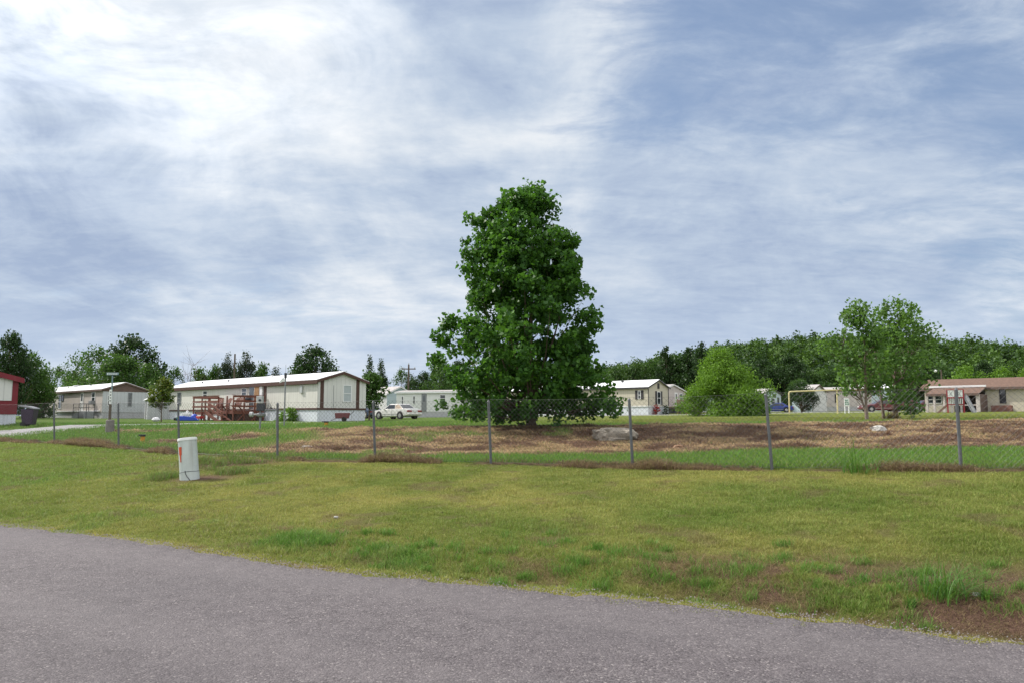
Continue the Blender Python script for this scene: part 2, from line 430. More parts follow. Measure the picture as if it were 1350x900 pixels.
# ------------------------------------------------------------------ ground masks
BOL = G(250.5, 631); _m = G(302, 611); MND = _m
PATH = [(-60, 33.5, 8.5), (-36, 34.6, 8.2), (X_at(0, 36), 36.2, 7.4), (X_at(70, 38), 38.2, 6.2), (X_at(139, 40), 40.0, 5.0), (X_at(235, 43), 43.4, 3.8), (X_at(330, 47), 46.8, 3.4), (X_at(400, 50), 49.6, 3.0), (X_at(478, 51.5), 51.5, 2.6)]
def masks(x, y):
    e = E(x); f = F(x); d = y - e
    b0 = np.maximum(20.2, f + 1.2); b1 = np.maximum(27.5, f + 8)
    n1 = fbm(x * .8, y * .8, 31); n2 = fbm(x * 2.6, y * 2.6, 37); n3 = fbm(x * .25, y * .35, 41)
    # dry straw bank
    jag = (n1 - .5) * 2.2 + (n2 - .5) * 1.3
    t_ = (y - b0 + jag) / (b1 - b0 + 1.2)
    band = sstep(-.02, .06, t_) * (1 - sstep(.92, 1.04, t_))
    wgt = sstep(-9.5, -3.5, x + (n3 - .5) * 6)
    patch = sstep(.45, .57, fbm(x * .30, y * .42, 51) + .12 * (n2 - .5)) * sstep(-.1, .3, t_) * (1 - sstep(.8, 1.1, t_)) * (x > -22)
    dry = np.clip(band * wgt + band * patch * (1 - wgt) * .9, 0, 1)
    dry *= 1 - .75 * sstep(.60, .70, fbm(x * .55, y * .8, 61)) * (x < 2)
    # bare soil and dead litter: fence line, mound, ditch
    fl = np.exp(-((y - f + .05 + (n1 - .5) * .5) / .20) ** 2) * sstep(.30, .5, fbm(x * .7, y * .1, 71) + .12 * sstep(-2, 6, x))
    mound = np.exp(-(((x - BOL[0] - .25) / .75) ** 2 + ((y - BOL[1] - .05) / .55) ** 2) ** 1.2)
    m2 = np.exp(-(((x - MND[0]) / 1.25) ** 2 + ((y - MND[1]) / 1.15) ** 2) ** 1.3) * 1.2
    ditch = sstep(0.3, 3.3, x) * np.exp(-((d - 1.10 - .10 * np.clip(x, 0, 6)) / (.55 + .09 * np.clip(x, 0, 6))) ** 2) * 1.5 * sstep(.38, .54, .55 * fbm(x * 1.3, y * 1.6, 81) + .45 * fbm(x * 4.2, y * 5, 82) + .10 * sstep(2, 5, x))
    d2 = sstep(-6, -3, x) * (1 - sstep(-.5, 1, x)) * np.exp(-((d - .7) / .3) ** 2) * sstep(.4, .56, fbm(x * 1.2, y * 1.2, 83))
    spots = sstep(.60, .74, fbm(x * 2.3, y * 2.3, 87)) * .9
    dirt = np.clip(np.maximum.reduce([fl, mound * sstep(.25, .5, n2 + .1), m2 * sstep(.30, .45, n2), ditch, d2 * .35, np.where(y < f, spots * .5, 0)]), 0, 1)
    # lush patches; the green band behind the bank crest also paints in shade
    lush = np.where(y < f, .08 + .62 * np.exp(-((d - .95) / .6) ** 2) * sstep(-5.5, -2, x) * sstep(.35, .6, n1) + .5 * sstep(.55, .7, n1) * sstep(2.8, 1.2, d) + .22 * sstep(.5, .65, n3) + .35 * sstep(-6, -11, x) * n1 * 2,
                    np.where(y < b1, .95 - .25 * n1, .42 * (1 - sstep(-6, 8, x)) + .35 - .5 * sstep(30, 45, y) * sstep(-6, 8, x) + (n1 - .5) * .5 + .5 * np.exp(-((y - b1 - 1.5) / 2.2) ** 2)))
    lush = np.clip(lush + (n2 - .5) * .35, 0, 1)
    edge = np.exp(-((d - .12) / .22) ** 2) * .8
    straw = np.clip(np.where(y < f, .50 + (n1 - .5) * 1.6 + (n2 - .5) * .8 + edge + .25 * (n3 - .5), .25), 0, 1)
    return dict(dry=dry, dirt=dirt, lush=lush, straw=straw)

m, t, b = newmat('ground')
p = t.pos()
nA = t.noise(p, 1.6, 6); nB = t.noise(p, 14, 6, .7); nC = t.noise(p, 60, 4, .7)
lawn = t.mix(t.attr('straw'), (.095, .135, .020), (.23, .215, .055))
lawn = t.mix(t.attr('lush'), lawn, (.066, .130, .018))
lawn = t.mix(t.mapr(nB, .3, .75), t.mix(.35, lawn, (.04, .05, .012)), lawn)
dryc = t.ramp(nB, [(.28, (.070, .040, .028)), (.48, (.225, .145, .092)), (.75, (.40, .29, .185))])
dryc = t.mix(t.math('MULTIPLY', t.mapr(nC, .62, .72), .5), dryc, (.42, .34, .25))
dryc = t.mix(t.mapr(nA, .42, .60, 0, .65), dryc, (.125, .072, .055))
soil = t.ramp(nC, [(.25, (.04, .024, .018)), (.55, (.11, .066, .048)), (.8, (.20, .135, .10))])
c = t.mix(t.attr('dry'), lawn, dryc); c = t.mix(t.attr('dirt'), c, soil)
t.set(b.inputs['Base Color'], c); b.inputs['Roughness'].default_value = .95; b.inputs['Specular IOR Level'].default_value = .1
t.set(b.inputs['Normal'], t.bump(t.math('ADD', nB, t.math('MULTIPLY', nC, .6)), .7, .06))
M['ground'] = m

def grid_mesh(name, xs, ys, zf, mat, kind='structure', attrs=True):
    XX, YY = np.meshgrid(xs, ys); x = XX.ravel(); y = YY.ravel(); z = zf(x, y)
    V = np.stack([x, y, z], 1); nx = len(xs); i = np.arange(len(ys) - 1)[:, None] * nx + np.arange(nx - 1)[None]
    i = i.ravel(); Fc = np.stack([i, i + 1, i + nx + 1, i + nx], 1)
    o = np_mesh(name, V, Fc, mat, attrs=masks(x, y) if attrs else None, smooth=True); tag(o, kind=kind); return o
def graded(a, b, fine, gmax, lo, hi, k=1.09):
    """coordinates from lo to hi, step 'fine' between a and b, growing outside"""
    c = list(np.arange(a, b, fine)); s = fine; x = c[-1]
    while x < hi: s = min(s * k, gmax); x += s; c.append(x)
    s = fine; x = c[0]; pre = []
    while x > lo: s = min(s * k, gmax); x -= s; pre.append(x)
    return np.array(pre[::-1] + c)
xs = graded(-20, 16, .17, 25, -1300, 1300, 1.07); ys = graded(5, 31, .13, 25, -60, 1500, 1.05)
ground = grid_mesh('ground', xs, ys, H, M['ground'])

# road: worn chip-seal asphalt, ragged edge
m, t, b = newmat('asphalt'); p = t.pos()
v = t.new('ShaderNodeTexVoronoi'); t.set(v.inputs['Vector'], p); v.inputs['Scale'].default_value = 75
v2 = t.new('ShaderNodeTexVoronoi'); t.set(v2.inputs['Vector'], p); v2.inputs['Scale'].default_value = 30
big_ = t.noise(p, .5, 5); med_ = t.noise(p, 5, 6, .7); fi_ = t.noise(p, 55, 5, .75)
wn = t.new('ShaderNodeTexWhiteNoise'); t.set(wn.inputs['Vector'], v.outputs['Position'] if 'Position' in v.outputs else p)
base = t.ramp(wn.outputs['Value'], [(0, (.045, .038, .041)), (.35, (.088, .076, .081)), (.75, (.132, .116, .122)), (.93, (.165, .148, .152)), (1, (.33, .30, .29))])
base = t.mix(t.mapr(fi_, .35, .65, .55, 0), base, (.055, .05, .052))
base = t.mix(t.mapr(med_, .35, .7, 0, .35), base, (.165, .148, .152))
base = t.mix(t.mapr(big_, .40, .66, 0, .35), base, (.085, .077, .082))
sp_ = t.new('ShaderNodeSeparateXYZ'); t.set(sp_.inputs[0], p)
across = t.math('ADD', t.math('MULTIPLY', sp_.outputs[0], .47), t.math('MULTIPLY', sp_.outputs[1], .88))
wob = t.math('ADD', across, t.math('MULTIPLY', t.noise(p, .35, 3), .8))
lane = t.mapr(t.math('SINE', t.math('MULTIPLY', wob, 3.3)), -.2, 1.0)
base = t.mix(t.math('MULTIPLY', lane, .16), base, (.175, .158, .160))
st_n = t.noise(p, 1.3, 5, .6); base = t.mix(t.mapr(st_n, .60, .74, 0, .28), base, (.060, .054, .058))
vc = t.new('ShaderNodeTexVoronoi'); vc.feature = 'DISTANCE_TO_EDGE'; vc.inputs['Scale'].default_value = .42
nz_ = t.new('ShaderNodeTexNoise'); t.set(nz_.inputs['Vector'], p); nz_.inputs['Scale'].default_value = 2.2; nz_.inputs['Detail'].default_value = 6
t.set(vc.inputs['Vector'], t.vmath('ADD', p, t.vmath('MULTIPLY', nz_.outputs['Color'], (.55, .55, 0))))
crack = t.math('MULTIPLY', t.math('LESS_THAN', vc.outputs['Distance'], .0045), t.mapr(t.noise(p, .6, 3), .52, .60))
t.set(b.inputs['Base Color'], base); b.inputs['Roughness'].default_value = .85; b.inputs['Specular IOR Level'].default_value = .3
hgt = t.math('SUBTRACT', t.math('MULTIPLY', fi_, 1.0), t.math('MULTIPLY', v.outputs['Distance'], .8))
t.set(b.inputs['Normal'], t.bump(hgt, .75, .012)); M['asphalt'] = m
rx = np.concatenate([np.linspace(-220, -22, 60), np.arange(-22, 12, .03), np.linspace(12, 220, 60)])
ed = E(rx); jit = (fbm(rx * 2.2, rx * 0, 91) - .5) * .28 + (fbm(rx * 9, rx * 0, 93) - .5) * .16
rows = []
for k, fr in enumerate([0, .05, .3, 1.2, 4, 9]):
    yy = ed + .06 + jit * (1 if k < 2 else 0) - fr - (0 if k else 0)
    zz_ = np.full_like(rx, .012 if k else -.035); zz_ = zz_ + (.012 if k > 2 else 0)
    rows.append(np.stack([rx, yy, zz_], 1))
V = np.concatenate(rows); nx = len(rx); i = (np.arange(len(rows) - 1)[:, None] * nx + np.arange(nx - 1)[None]).ravel()
road = np_mesh('road', V, np.stack([i, i + nx, i + nx + 1, i + 1], 1), M['asphalt'], smooth=True); tag(road, kind='structure')

# gravel spilled along the road edge
paint('gravel', (.15, .135, .13), .9, .35, 30)
n = 5000; gx = rng.uniform(-8, 5.5, n); gy = E(gx) + rng.normal(0.02, .13, n); gs = rng.uniform(.004, .012, n)
tet = np.array([[1, 0, 0], [-.5, .87, 0], [-.5, -.87, 0], [0, 0, .9]])
ang = rng.uniform(0, 6.28, n); ca, sa = np.cos(ang), np.sin(ang)
R_ = tet[None].repeat(n, 0) * gs[:, None, None]; Vx = R_[..., 0] * ca[:, None] - R_[..., 1] * sa[:, None]; Vy = R_[..., 0] * sa[:, None] + R_[..., 1] * ca[:, None]
gz = np.maximum(H(gx, gy), .012)
V = np.stack([Vx + gx[:, None], Vy + gy[:, None], R_[..., 2] + gz[:, None]], 2).reshape(-1, 3)
b0_ = np.arange(n)[:, None, None] * 4; Fc = (b0_ + np.array([[0, 1, 3], [1, 2, 3], [2, 0, 3]])[None]).reshape(-1, 3)
gravel_ = tag(np_mesh('gravel', V, Fc, M['gravel'], k=3), 'loose grey gravel crumbled along the road edge', 'gravel', kind='stuff')

# paths
paint('path_gravel', (.24, .235, .235), .95, .14, 1.5, bump=.4)
def strip(name, pts, mat, lift=.035, step=.6, irr=.25):
    P = np.array([(a, b_) for a, b_, c_ in pts]); Wd = np.array([c_ for *_, c_ in pts])
    seg = np.r_[0, np.cumsum(np.hypot(*np.diff(P, axis=0).T))]; s = np.arange(0, seg[-1], step)
    cx_ = np.interp(s, seg, P[:, 0]); cy_ = np.interp(s, seg, P[:, 1]); w = np.interp(s, seg, Wd)
    tx = np.gradient(cx_); ty = np.gradient(cy_); l = np.hypot(tx, ty); nx_, ny_ = -ty / l, tx / l
    K = 7; rows = []
    for k in range(K):
        q = (k / (K - 1) - .5) * (w + (irr * (fbm(s * .8, s * 0 + k * 0 + (3 if k < 3 else 9), 12) - .5) * 2))
        x_ = cx_ + nx_ * q; y_ = cy_ + ny_ * q; z_ = H(x_, y_) + (lift if 0 < k < K - 1 else -.05)
        rows.append(np.stack([x_, y_, z_], 1))
    V = np.stack(rows, 1).reshape(-1, 3); i = (np.arange(len(s) - 1)[:, None] * K + np.arange(K - 1)[None]).ravel()
    o = np_mesh(name, V, np.stack([i, i + K, i + K + 1, i + 1], 1), M[mat], smooth=True); return tag(o, kind='structure')
strip('path', PATH, 'path_gravel')
strip('gravel_lane', [(X_at(600, 80), 80, 3), (X_at(760, 80), 79, 3), (X_at(880, 80), 78.5, 2.8), (X_at(1000, 86), 84, 2.6), (X_at(1120, 88), 87, 3), (X_at(1230, 86), 86, 3), (X_at(1500, 86), 84, 3)], 'path_gravel')

# ------------------------------------------------------------------ grass
m, t, b = newmat('grass')
to = t.attr('tone')
g = t.mix(t.attr('straw'), (.165, .230, .034), (.41, .38, .105))
g = t.mix(t.attr('lush'), g, (.10, .26, .030))
g = t.mix(t.attr('dry'), g, (.53, .385, .225))
g = t.mix(t.attr('dirt'), g, (.175, .100, .074))
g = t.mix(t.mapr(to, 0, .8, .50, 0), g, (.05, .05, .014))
t.set(b.inputs['Base Color'], g); b.inputs['Roughness'].default_value = .6; b.inputs['Specular IOR Level'].default_value = .25
tr = t.new('ShaderNodeBsdfTranslucent'); t.set(tr.inputs[0], g); ms = t.new('ShaderNodeMixShader'); ms.inputs[0].default_value = .40
t.l.new(b.outputs[0], ms.inputs[1]); t.l.new(tr.outputs[0], ms.inputs[2]); t.l.new(ms.outputs[0], m.node_tree.nodes['Material Output'].inputs[0])
M['grass'] = m
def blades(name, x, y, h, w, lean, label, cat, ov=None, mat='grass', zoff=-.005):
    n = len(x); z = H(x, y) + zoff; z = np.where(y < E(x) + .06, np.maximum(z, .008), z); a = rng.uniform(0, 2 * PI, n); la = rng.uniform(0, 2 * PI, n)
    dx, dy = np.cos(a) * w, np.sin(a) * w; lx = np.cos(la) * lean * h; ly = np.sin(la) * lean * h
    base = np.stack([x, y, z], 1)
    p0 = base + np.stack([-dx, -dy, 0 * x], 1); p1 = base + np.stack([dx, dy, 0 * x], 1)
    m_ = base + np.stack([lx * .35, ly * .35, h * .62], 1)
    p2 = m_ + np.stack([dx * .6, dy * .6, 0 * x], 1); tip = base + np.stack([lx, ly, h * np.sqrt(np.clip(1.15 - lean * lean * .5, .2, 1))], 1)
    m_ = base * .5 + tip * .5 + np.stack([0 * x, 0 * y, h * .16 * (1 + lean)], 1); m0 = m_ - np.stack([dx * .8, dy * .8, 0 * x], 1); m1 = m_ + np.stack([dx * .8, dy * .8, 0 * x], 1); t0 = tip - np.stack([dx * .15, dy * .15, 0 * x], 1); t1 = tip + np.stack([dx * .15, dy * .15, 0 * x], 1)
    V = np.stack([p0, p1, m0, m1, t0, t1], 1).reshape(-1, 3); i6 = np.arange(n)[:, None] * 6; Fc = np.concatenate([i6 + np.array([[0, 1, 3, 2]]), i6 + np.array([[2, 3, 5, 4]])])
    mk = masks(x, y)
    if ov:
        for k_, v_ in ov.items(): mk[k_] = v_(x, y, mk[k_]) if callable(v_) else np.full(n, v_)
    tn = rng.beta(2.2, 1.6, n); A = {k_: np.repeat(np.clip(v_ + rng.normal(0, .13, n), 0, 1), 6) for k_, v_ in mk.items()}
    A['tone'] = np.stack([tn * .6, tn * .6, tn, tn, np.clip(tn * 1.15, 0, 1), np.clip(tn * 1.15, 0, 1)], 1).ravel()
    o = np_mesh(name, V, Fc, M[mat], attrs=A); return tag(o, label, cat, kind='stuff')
def scatter(n, ya, yb, px0=-60, px1=1410, power=1.0):
    """random ground points inside the wedge the photograph takes in, thinning with distance"""
    Y = ya * (yb / ya) ** rng.uniform(0, 1, n) if power == 1 else rng.uniform(ya, yb, n)
    X = np.tan(0) + ((px0 - 675) + (px1 - px0) * rng.uniform(0, 1, n)) / 1000 * Y
    return X, Y
X, Y = scatter(1050000, 5.2, 31.5)
f = F(X); e = E(X); dd = Y - e
inl = (dd > .02 - .34 * sstep(.5, .66, fbm(X * 1.9, Y * 1.9, 95)) * sstep(-3, 2, X)) & (Y < f + .1); mk = masks(X, Y)
keep = inl & (rng.uniform(0, 1, len(X)) < (1 - .88 * mk['dirt'])) & (rng.uniform(0, 1, len(X)) < np.clip(.34 + dd * 2.5, .22, 1))
x, y = X[keep], Y[keep]; mk2 = masks(x, y)
clump = fbm(x * 3.2, y * 3.2, 101)
h = (.022 + .030 * mk2['lush'] + .035 * np.clip(clump - .45, 0, 1) * 2) * rng.uniform(.5, 1.4, len(x)) * (1 + .5 * mk2['lush'] * (dd[keep] < 2) * (x > -3)) * (1 - .5 * mk2['dirt'])
h *= np.clip(.45 + dd[keep], .38, 1) * (.35 + 1.35 * fbm(x * 7, y * 7, 105, 2))
blades('lawn_grass', x, y, h, (.0011 + .00022 * y), rng.uniform(.3, 1.3, len(x)), 'mown yellow-green grass on the verge between road and fence', 'grass')
# strip and banks beyond the fence
X, Y = scatter(330000, 12.5, 48, power=1)
f = F(X); mk = masks(X, Y); ondry = mk['dry'] > .5; inp = np.zeros(len(X), bool)
for k in range(len(PATH) - 1):
    (xa, ya, wa), (xb, yb, wb) = PATH[k:k + 2]; tt = (X - xa) / (xb - xa); inp |= (tt >= 0) & (tt <= 1) & (np.abs(Y - (ya + (yb - ya) * tt)) < (wa + (wb - wa) * tt) / 2 + .2)
keep = (Y > f + .05) & ~ondry & ~inp
x, y = X[keep], Y[keep]; lush = mk['lush'][keep]
h = (.04 + .06 * lush + .10 * np.clip(fbm(x * 1.5, y * 1.5, 107) - .5, 0, 1)) * rng.uniform(.5, 1.4, len(x))
blades('field_grass', x, y, h, .0012 + .00022 * y, rng.uniform(.2, 1.0, len(x)), 'green grass growing beyond the chain link fence', 'grass')
keep = (Y > f + .05) & ondry & ~inp
x, y = X[keep], Y[keep]; x = np.r_[x, x + rng.normal(0, .15, len(x)), x + rng.normal(0, .15, len(x))]; y = np.r_[y, y + rng.normal(0, .15, len(y)), y + rng.normal(0, .15, len(y))]
h = (.04 + .30 * np.clip(fbm(x * 1.1, y * 1.4, 109) - .40, 0, 1)) * rng.uniform(.5, 1.6, len(x))
cl = fbm(x * .9, y * 1.6, 113) * .75 + fbm(x * 4, y * 4, 117) * .25
blades('dry_grass', x, y, h, .0018 + .00034 * y, rng.uniform(.8, 1.9, len(x)), 'dead straw-brown cut grass and litter lying on the bank', 'dry grass',
       ov={'dry': lambda x, y, v: np.where(rng.uniform(0, 1, len(x)) < .05, .1, 1.0), 'dirt': lambda x, y, v: np.clip(sstep(.42, .56, cl) * .95 + rng.normal(0, .1, len(x)), 0, 1)})
# dead weeds tangled along the foot of the fence
n = 60000; s = rng.uniform(FX[0] + 2, FX[-1], n); thr = fbm(s * .7, s * 0 + 2, 121) + .16 * np.exp(-((s - POSTS[2][0] + .6) / 1.3) ** 2) + .14 * sstep(-1, 5, s)
keep = thr > .46; s = s[keep]; thr = thr[keep]; x = s; y = F(s) + rng.normal(-.05, .11, len(s))
h = (.06 + .55 * np.clip(thr - .46, 0, .3)) * rng.uniform(.5, 1.5, len(s))
blades('dead_weeds', x, y, h, .0014 + .00012 * y, rng.uniform(.5, 2.0, len(s)), 'brown dead weeds tangled along the foot of the fence', 'weeds',
       ov={'dirt': lambda x, y, v: rng.beta(3, 1.2, len(x)), 'dry': lambda x, y, v: rng.uniform(0, .9, len(x)), 'lush': 0.1})
# brown litter and dead stalks lying in the ditch
n = 60000; x = rng.uniform(-4.5, 6.5, n); y = E(x) + np.abs(rng.normal(1.15, .55, n)) + .08 * np.clip(x, 0, 6); mk_ = masks(x, y); k_ = (mk_['dirt'] > .25) | (rng.uniform(0, 1, n) < .12); x, y = x[k_], y[k_]
blades('ditch_litter', x, y, rng.uniform(.02, .07, len(x)) * (1 + 1.2 * (rng.uniform(0, 1, len(x)) < .06)), .0006 + .00010 * y, rng.uniform(.9, 2.2, len(x)), 'brown dead grass and litter on the bare soil of the roadside ditch', 'litter',
       ov={'dirt': lambda x, y, v: rng.uniform(.25, 1, len(x)), 'dry': lambda x, y, v: rng.uniform(0, 1, len(x)), 'lush': 0.0})
# rough green weeds in the ditch and by the pipe marker
def clumps(centres, per, hh, spread, name, label, cat, ov):
    xs_, ys_, hs_ = [], [], []
    for (cx_, cy_) in centres:
        k = int(per * rng.uniform(.5, 1.4)); sp = spread * rng.uniform(.6, 1.5)
        k = int(k * (.25 if rng.uniform() < .4 else 1)); xs_.append(cx_ + rng.normal(0, sp, k)); ys_.append(cy_ + rng.normal(0, sp * .7, k)); hs_.append(hh * rng.uniform(.35, 1.3, k))
    x = np.concatenate(xs_); y = np.concatenate(ys_); h = np.concatenate(hs_)
    return blades(name, x, y, h, .0012 + .00016 * y, rng.uniform(.2, 1.1, len(x)), label, cat, ov)
cs = []
for k in range(190):
    x_ = rng.uniform(-2.5, 5.2); d_ = abs(rng.normal(1.3 + .1 * max(x_, 0), .5)); cs.append((x_, float(E(x_)) + max(.35, d_)))
clumps(cs, 110, .085, .06, 'ditch_weeds', 'coarse green grass tufts in the shallow roadside ditch', 'weeds', {'lush': .95, 'dirt': 0.0, 'straw': .1, 'dry': 0.0})
cs = [(MND[0] + rng.normal(0, .6), MND[1] + rng.normal(0, .55)) for k in range(34)] + [(BOL[0] + rng.uniform(.3, .9), BOL[1] + rng.uniform(.1, .9)) for k in range(8)] + [(BOL[0] - rng.uniform(.3, .9), BOL[1] + rng.uniform(-.1, .5)) for k in range(6)]
clumps(cs, 130, .14, .12, 'mound_weeds', 'low dark green weeds on the soil beside the pale pipe marker', 'weeds', {'lush': .85, 'dirt': lambda x, y, v: rng.uniform(0, .7, len(x)), 'straw': .05, 'dry': 0.0})
# ------------------------------------------------------------------ foliage
def leaves(name, C, size, mat, parent, tone, up=.35, shape='diamond', tones=None):
    """C (n,3) leaf positions -> one mesh of four-cornered leaves"""
    n = len(C); nrm = rng.normal(0, 1, (n, 3)); nrm[:, 2] += up * 2; nrm /= np.linalg.norm(nrm, axis=1)[:, None]
    r = rng.normal(0, 1, (n, 3)); tx = np.cross(nrm, r); tx /= np.linalg.norm(tx, axis=1)[:, None]; ty = np.cross(nrm, tx)
    s = size * rng.uniform(.6, 1.35, n)[:, None]
    if shape == 'diamond':
        a = C - ty * s * .55; b_ = C + tx * s * .48 - ty * s * .12 + nrm * s * .12; c_ = C + ty * s * .62; d = C - tx * s * .48 - ty * s * .12 + nrm * s * .12
    else:
        a = C - tx * s * .5 - ty * s * .4; b_ = C + tx * s * .5 - ty * s * .45 + nrm * s * .2; c_ = C + tx * s * .42 + ty * s * .5; d = C - tx * s * .5 + ty * s * .4 - nrm * s * .2
    V = np.stack([a, b_, c_, d], 1).reshape(-1, 3)
    tn = np.clip((tones if tones is not None else tone) + rng.normal(0, .17, n), 0, 1)
    return np_mesh(name, V, np.arange(4 * n).reshape(n, 4), M[mat] if isinstance(mat, str) else mat, parent, attrs={'tone': np.repeat(tn, 4)})
def make_tree(name, label, loc, h, rL, rR, mat, nclus, per, leaf, sig, trunk_r, group=None, cat='tree', bark='bark', z0=.08, stems=None, gap=.3, inner=.30, depth=1.0, up=.35, limbs=True, shape='diamond', lobes=.22, seed=0, bare=False, crown_base=None, lean=0.0):
    """rL/rR: [(t,r)] crown radius at height fraction t, to the left and right as seen from the road"""
    root = empty(name, loc, 0, label, cat, group)
    r_ = np.random.default_rng(seed + 1000)
    tL, vL = zip(*rL); tR, vR = zip(*rR)
    stems = stems or [(0, 0, 0, 0, 1.0)]      # (x,y at foot, x,y at top, height fraction)
    tr = MB(); tops = []
    for (x0, y0, x1, y1, hf) in stems:
        pts = []; K = 7
        for k in range(K + 1):
            q = k / K; wob = .012 * h * math.sin(q * 7 + x0 * 3 + seed)
            pts.append((x0 + (x1 - x0) * q ** 1.2 + wob * q + lean * q * h, y0 + (y1 - y0) * q + wob * .5, h * hf * .95 * q - .06))
        rad = [trunk_r * ((1.35 if k == 0 else 1.0) * (1 - .93 * k / K)) * (hf ** .7) for k in range(K + 1)]
        tr.tube(pts, rad, 8); tops.append((pts, rad))
    ph = r_.uniform(0, 6.28, 6); cen = []; C = []; T = []; tries = 0
    limb = 0
    while len(cen) < nclus and tries < nclus * 30:
        tries += 1
        q = r_.uniform(tL[0], 1.0); a = r_.uniform(0, 2 * PI)
        w = (1 + math.cos(a)) / 2; R = np.interp(q, tL, vL) * (1 - w) + np.interp(q, tR, vR) * w
        rmax = max(max(vL), max(vR))
        if r_.uniform() > (R / rmax + .12): continue
        R *= 1 + lobes * math.sin(3 * a + ph[0] + q * 5) * math.sin(q * 11 + ph[1] + a) + .5 * lobes * math.sin(7 * a + ph[2] + q * 17)
        rr = R * (inner + (1 - inner) * r_.uniform() ** .55)
        cx_ = math.cos(a) * rr + lean * q * h; cy_ = math.sin(a) * rr * depth; cz_ = q * h
        if float(vnoise(np.array([cx_ / (sig * 3.5) + 50 + a]), np.array([cz_ / (sig * 3.5)]), seed)[0]) < gap * .9: continue
        cen.append((cx_, cy_, cz_))
        if bare: pass
        ns = max(3, int(per * r_.uniform(.5, 1.5)))
        P = np.clip(r_.normal(0, 1, (ns, 3)), -1.7, 1.7) * sig * np.array([1, 1, .75]) * r_.uniform(.7, 1.3) + np.array([cx_, cy_, cz_])
        C.append(P); T.append(np.full(ns, .5 + r_.normal(0, .13)))
        if limbs and (limb < 150 or bare):
            limb += 1
            # a limb from the nearest stem, rising outward to this clump
            best = min(tops, key=lambda s_: (s_[0][-1][0] - cx_) ** 2 + (s_[0][-1][1] - cy_) ** 2)
            pts, rad = best; zt = max(.06 * h, cz_ - rr * r_.uniform(.5, 1.1)); zt = min(zt, pts[-1][2] * .96)
            k = min(len(pts) - 2, max(0, int(zt / max(pts[-1][2], .01) * (len(pts) - 1)))); fq = np.clip((zt - pts[k][2]) / max(pts[k + 1][2] - pts[k][2], 1e-3), 0, 1)
            p0 = Vector(pts[k]).lerp(Vector(pts[k + 1]), fq); r0 = (rad[k] * (1 - fq) + rad[k + 1] * fq) * .42
            p2 = Vector((cx_, cy_, cz_)); p1 = p0.lerp(p2, .5) + Vector((0, 0, -.06 * rr)) + Vector(r_.normal(0, .05, 3)) * rr
            tr.tube([p0, p1, p2], [max(r0, .008 * h / 8), max(r0 * .55, .006 * h / 8), .003 * h / 8], 4, cap=False)
            if bare:
                for _ in range(3):
                    e_ = p2 + Vector(r_.normal(0, 1, 3)) * sig * 2.2 + Vector((0, 0, sig)); tr.tube([p1.lerp(p2, r_.uniform(.2, .9)), e_], [.02, .006], 3, cap=False)
    o = tr.build('trunk', bark, root, smooth=True)
    if not bare:
        C = np.concatenate(C); T = np.concatenate(T); C[:, 2] = np.maximum(C[:, 2], .05)
        leaves('crown', C, leaf, mat, root, .5, up, shape, T)
    return root

# ---- the big cottonwood in the middle
tb = G(700, 560.5); TY = 27.6; tx_ = X_at(700, TY); tz_ = Hs(tx_, TY)
k_ = TY / 1000.0 * 1.0; htree = z_at(247, TY) - tz_
def tq(py): return (z_at(py, TY) - tz_) / htree
Lr = [(549, 84), (541, 108), (525, 104), (500, 104), (478, 112), (460, 128), (440, 126), (426, 122), (412, 90), (400, 78), (385, 98), (358, 102), (335, 92), (320, 78), (300, 70), (288, 66), (275, 52), (262, 36), (254, 26), (246, 10)]
Rr = [(549, 70), (541, 92), (525, 112), (512, 104), (498, 92), (480, 92), (455, 86), (440, 82), (425, 90), (408, 82), (390, 76), (370, 60), (350, 58), (325, 64), (310, 50), (290, 36), (275, 36), (262, 22), (246, 7)]
make_tree('cottonwood_tree', 'tall broad dark green cottonwood standing on the brown bank', (tx_, TY, tz_), htree,
          [(tq(a), b_ * k_) for a, b_ in Lr], [(tq(a), b_ * k_) for a, b_ in Rr], 'leaf_cotton', 760, 62, .135, .17, .15,
          bark='bark', gap=.43, inner=.12, lobes=.20, seed=3, up=.1, stems=[(0, 0, .0, 0, 1.0), (.1, -.1, -1.1, .3, .62), (-.1, .15, 1.2, -.2, .55), (0, .1, -.4, 0, .9)])
# ---- pair of young cottonwoods on the right
def young(px, Y, top, stems, Lp, Rp, label, seed, n=150, lf=.14):
    x = X_at(px, Y); z = Hs(x, Y); h = z_at(top, Y) - z; k = Y / 1000.0
    f_ = lambda py: (z_at(py, Y) - z) / h
    return make_tree('young_cottonwood', label, (x, Y, z), h, [(f_(a), b_ * k) for a, b_ in Lp], [(f_(a), b_ * k) for a, b_ in Rp], 'leaf_cotton_young', n, 26, lf, .24, .075,
                     'young cottonwoods growing on the right of the field', bark='bark_pale', gap=.44, inner=.12, lobes=.32, seed=seed, up=.1, stems=stems)
young(1142, 36, 401, [(0, 0, .1, 0, 1), (.05, 0, -.9, .2, .7)], [(522, 15), (508, 36), (480, 40), (450, 36), (430, 34), (415, 26), (400, 10)], [(522, 15), (508, 24), (480, 24), (450, 20), (432, 9), (415, 5), (400, 4)],
      'young thin-trunked cottonwood, left one of the close pair beside the white notice', 11, 125)
young(1178, 37.5, 395, [(0, 0, .5, 0, 1), (-.45, .1, -.9, .1, .9), (.1, 0, 1.4, .1, .85)], [(525, 12), (505, 30), (470, 30), (448, 16), (428, 6), (405, 6), (394, 4)], [(525, 12), (508, 32), (480, 48), (450, 56), (436, 50), (420, 40), (410, 44), (400, 24), (394, 10)],
      'young many-stemmed cottonwood with brown grass at its foot, right one of the close pair', 12, 175)
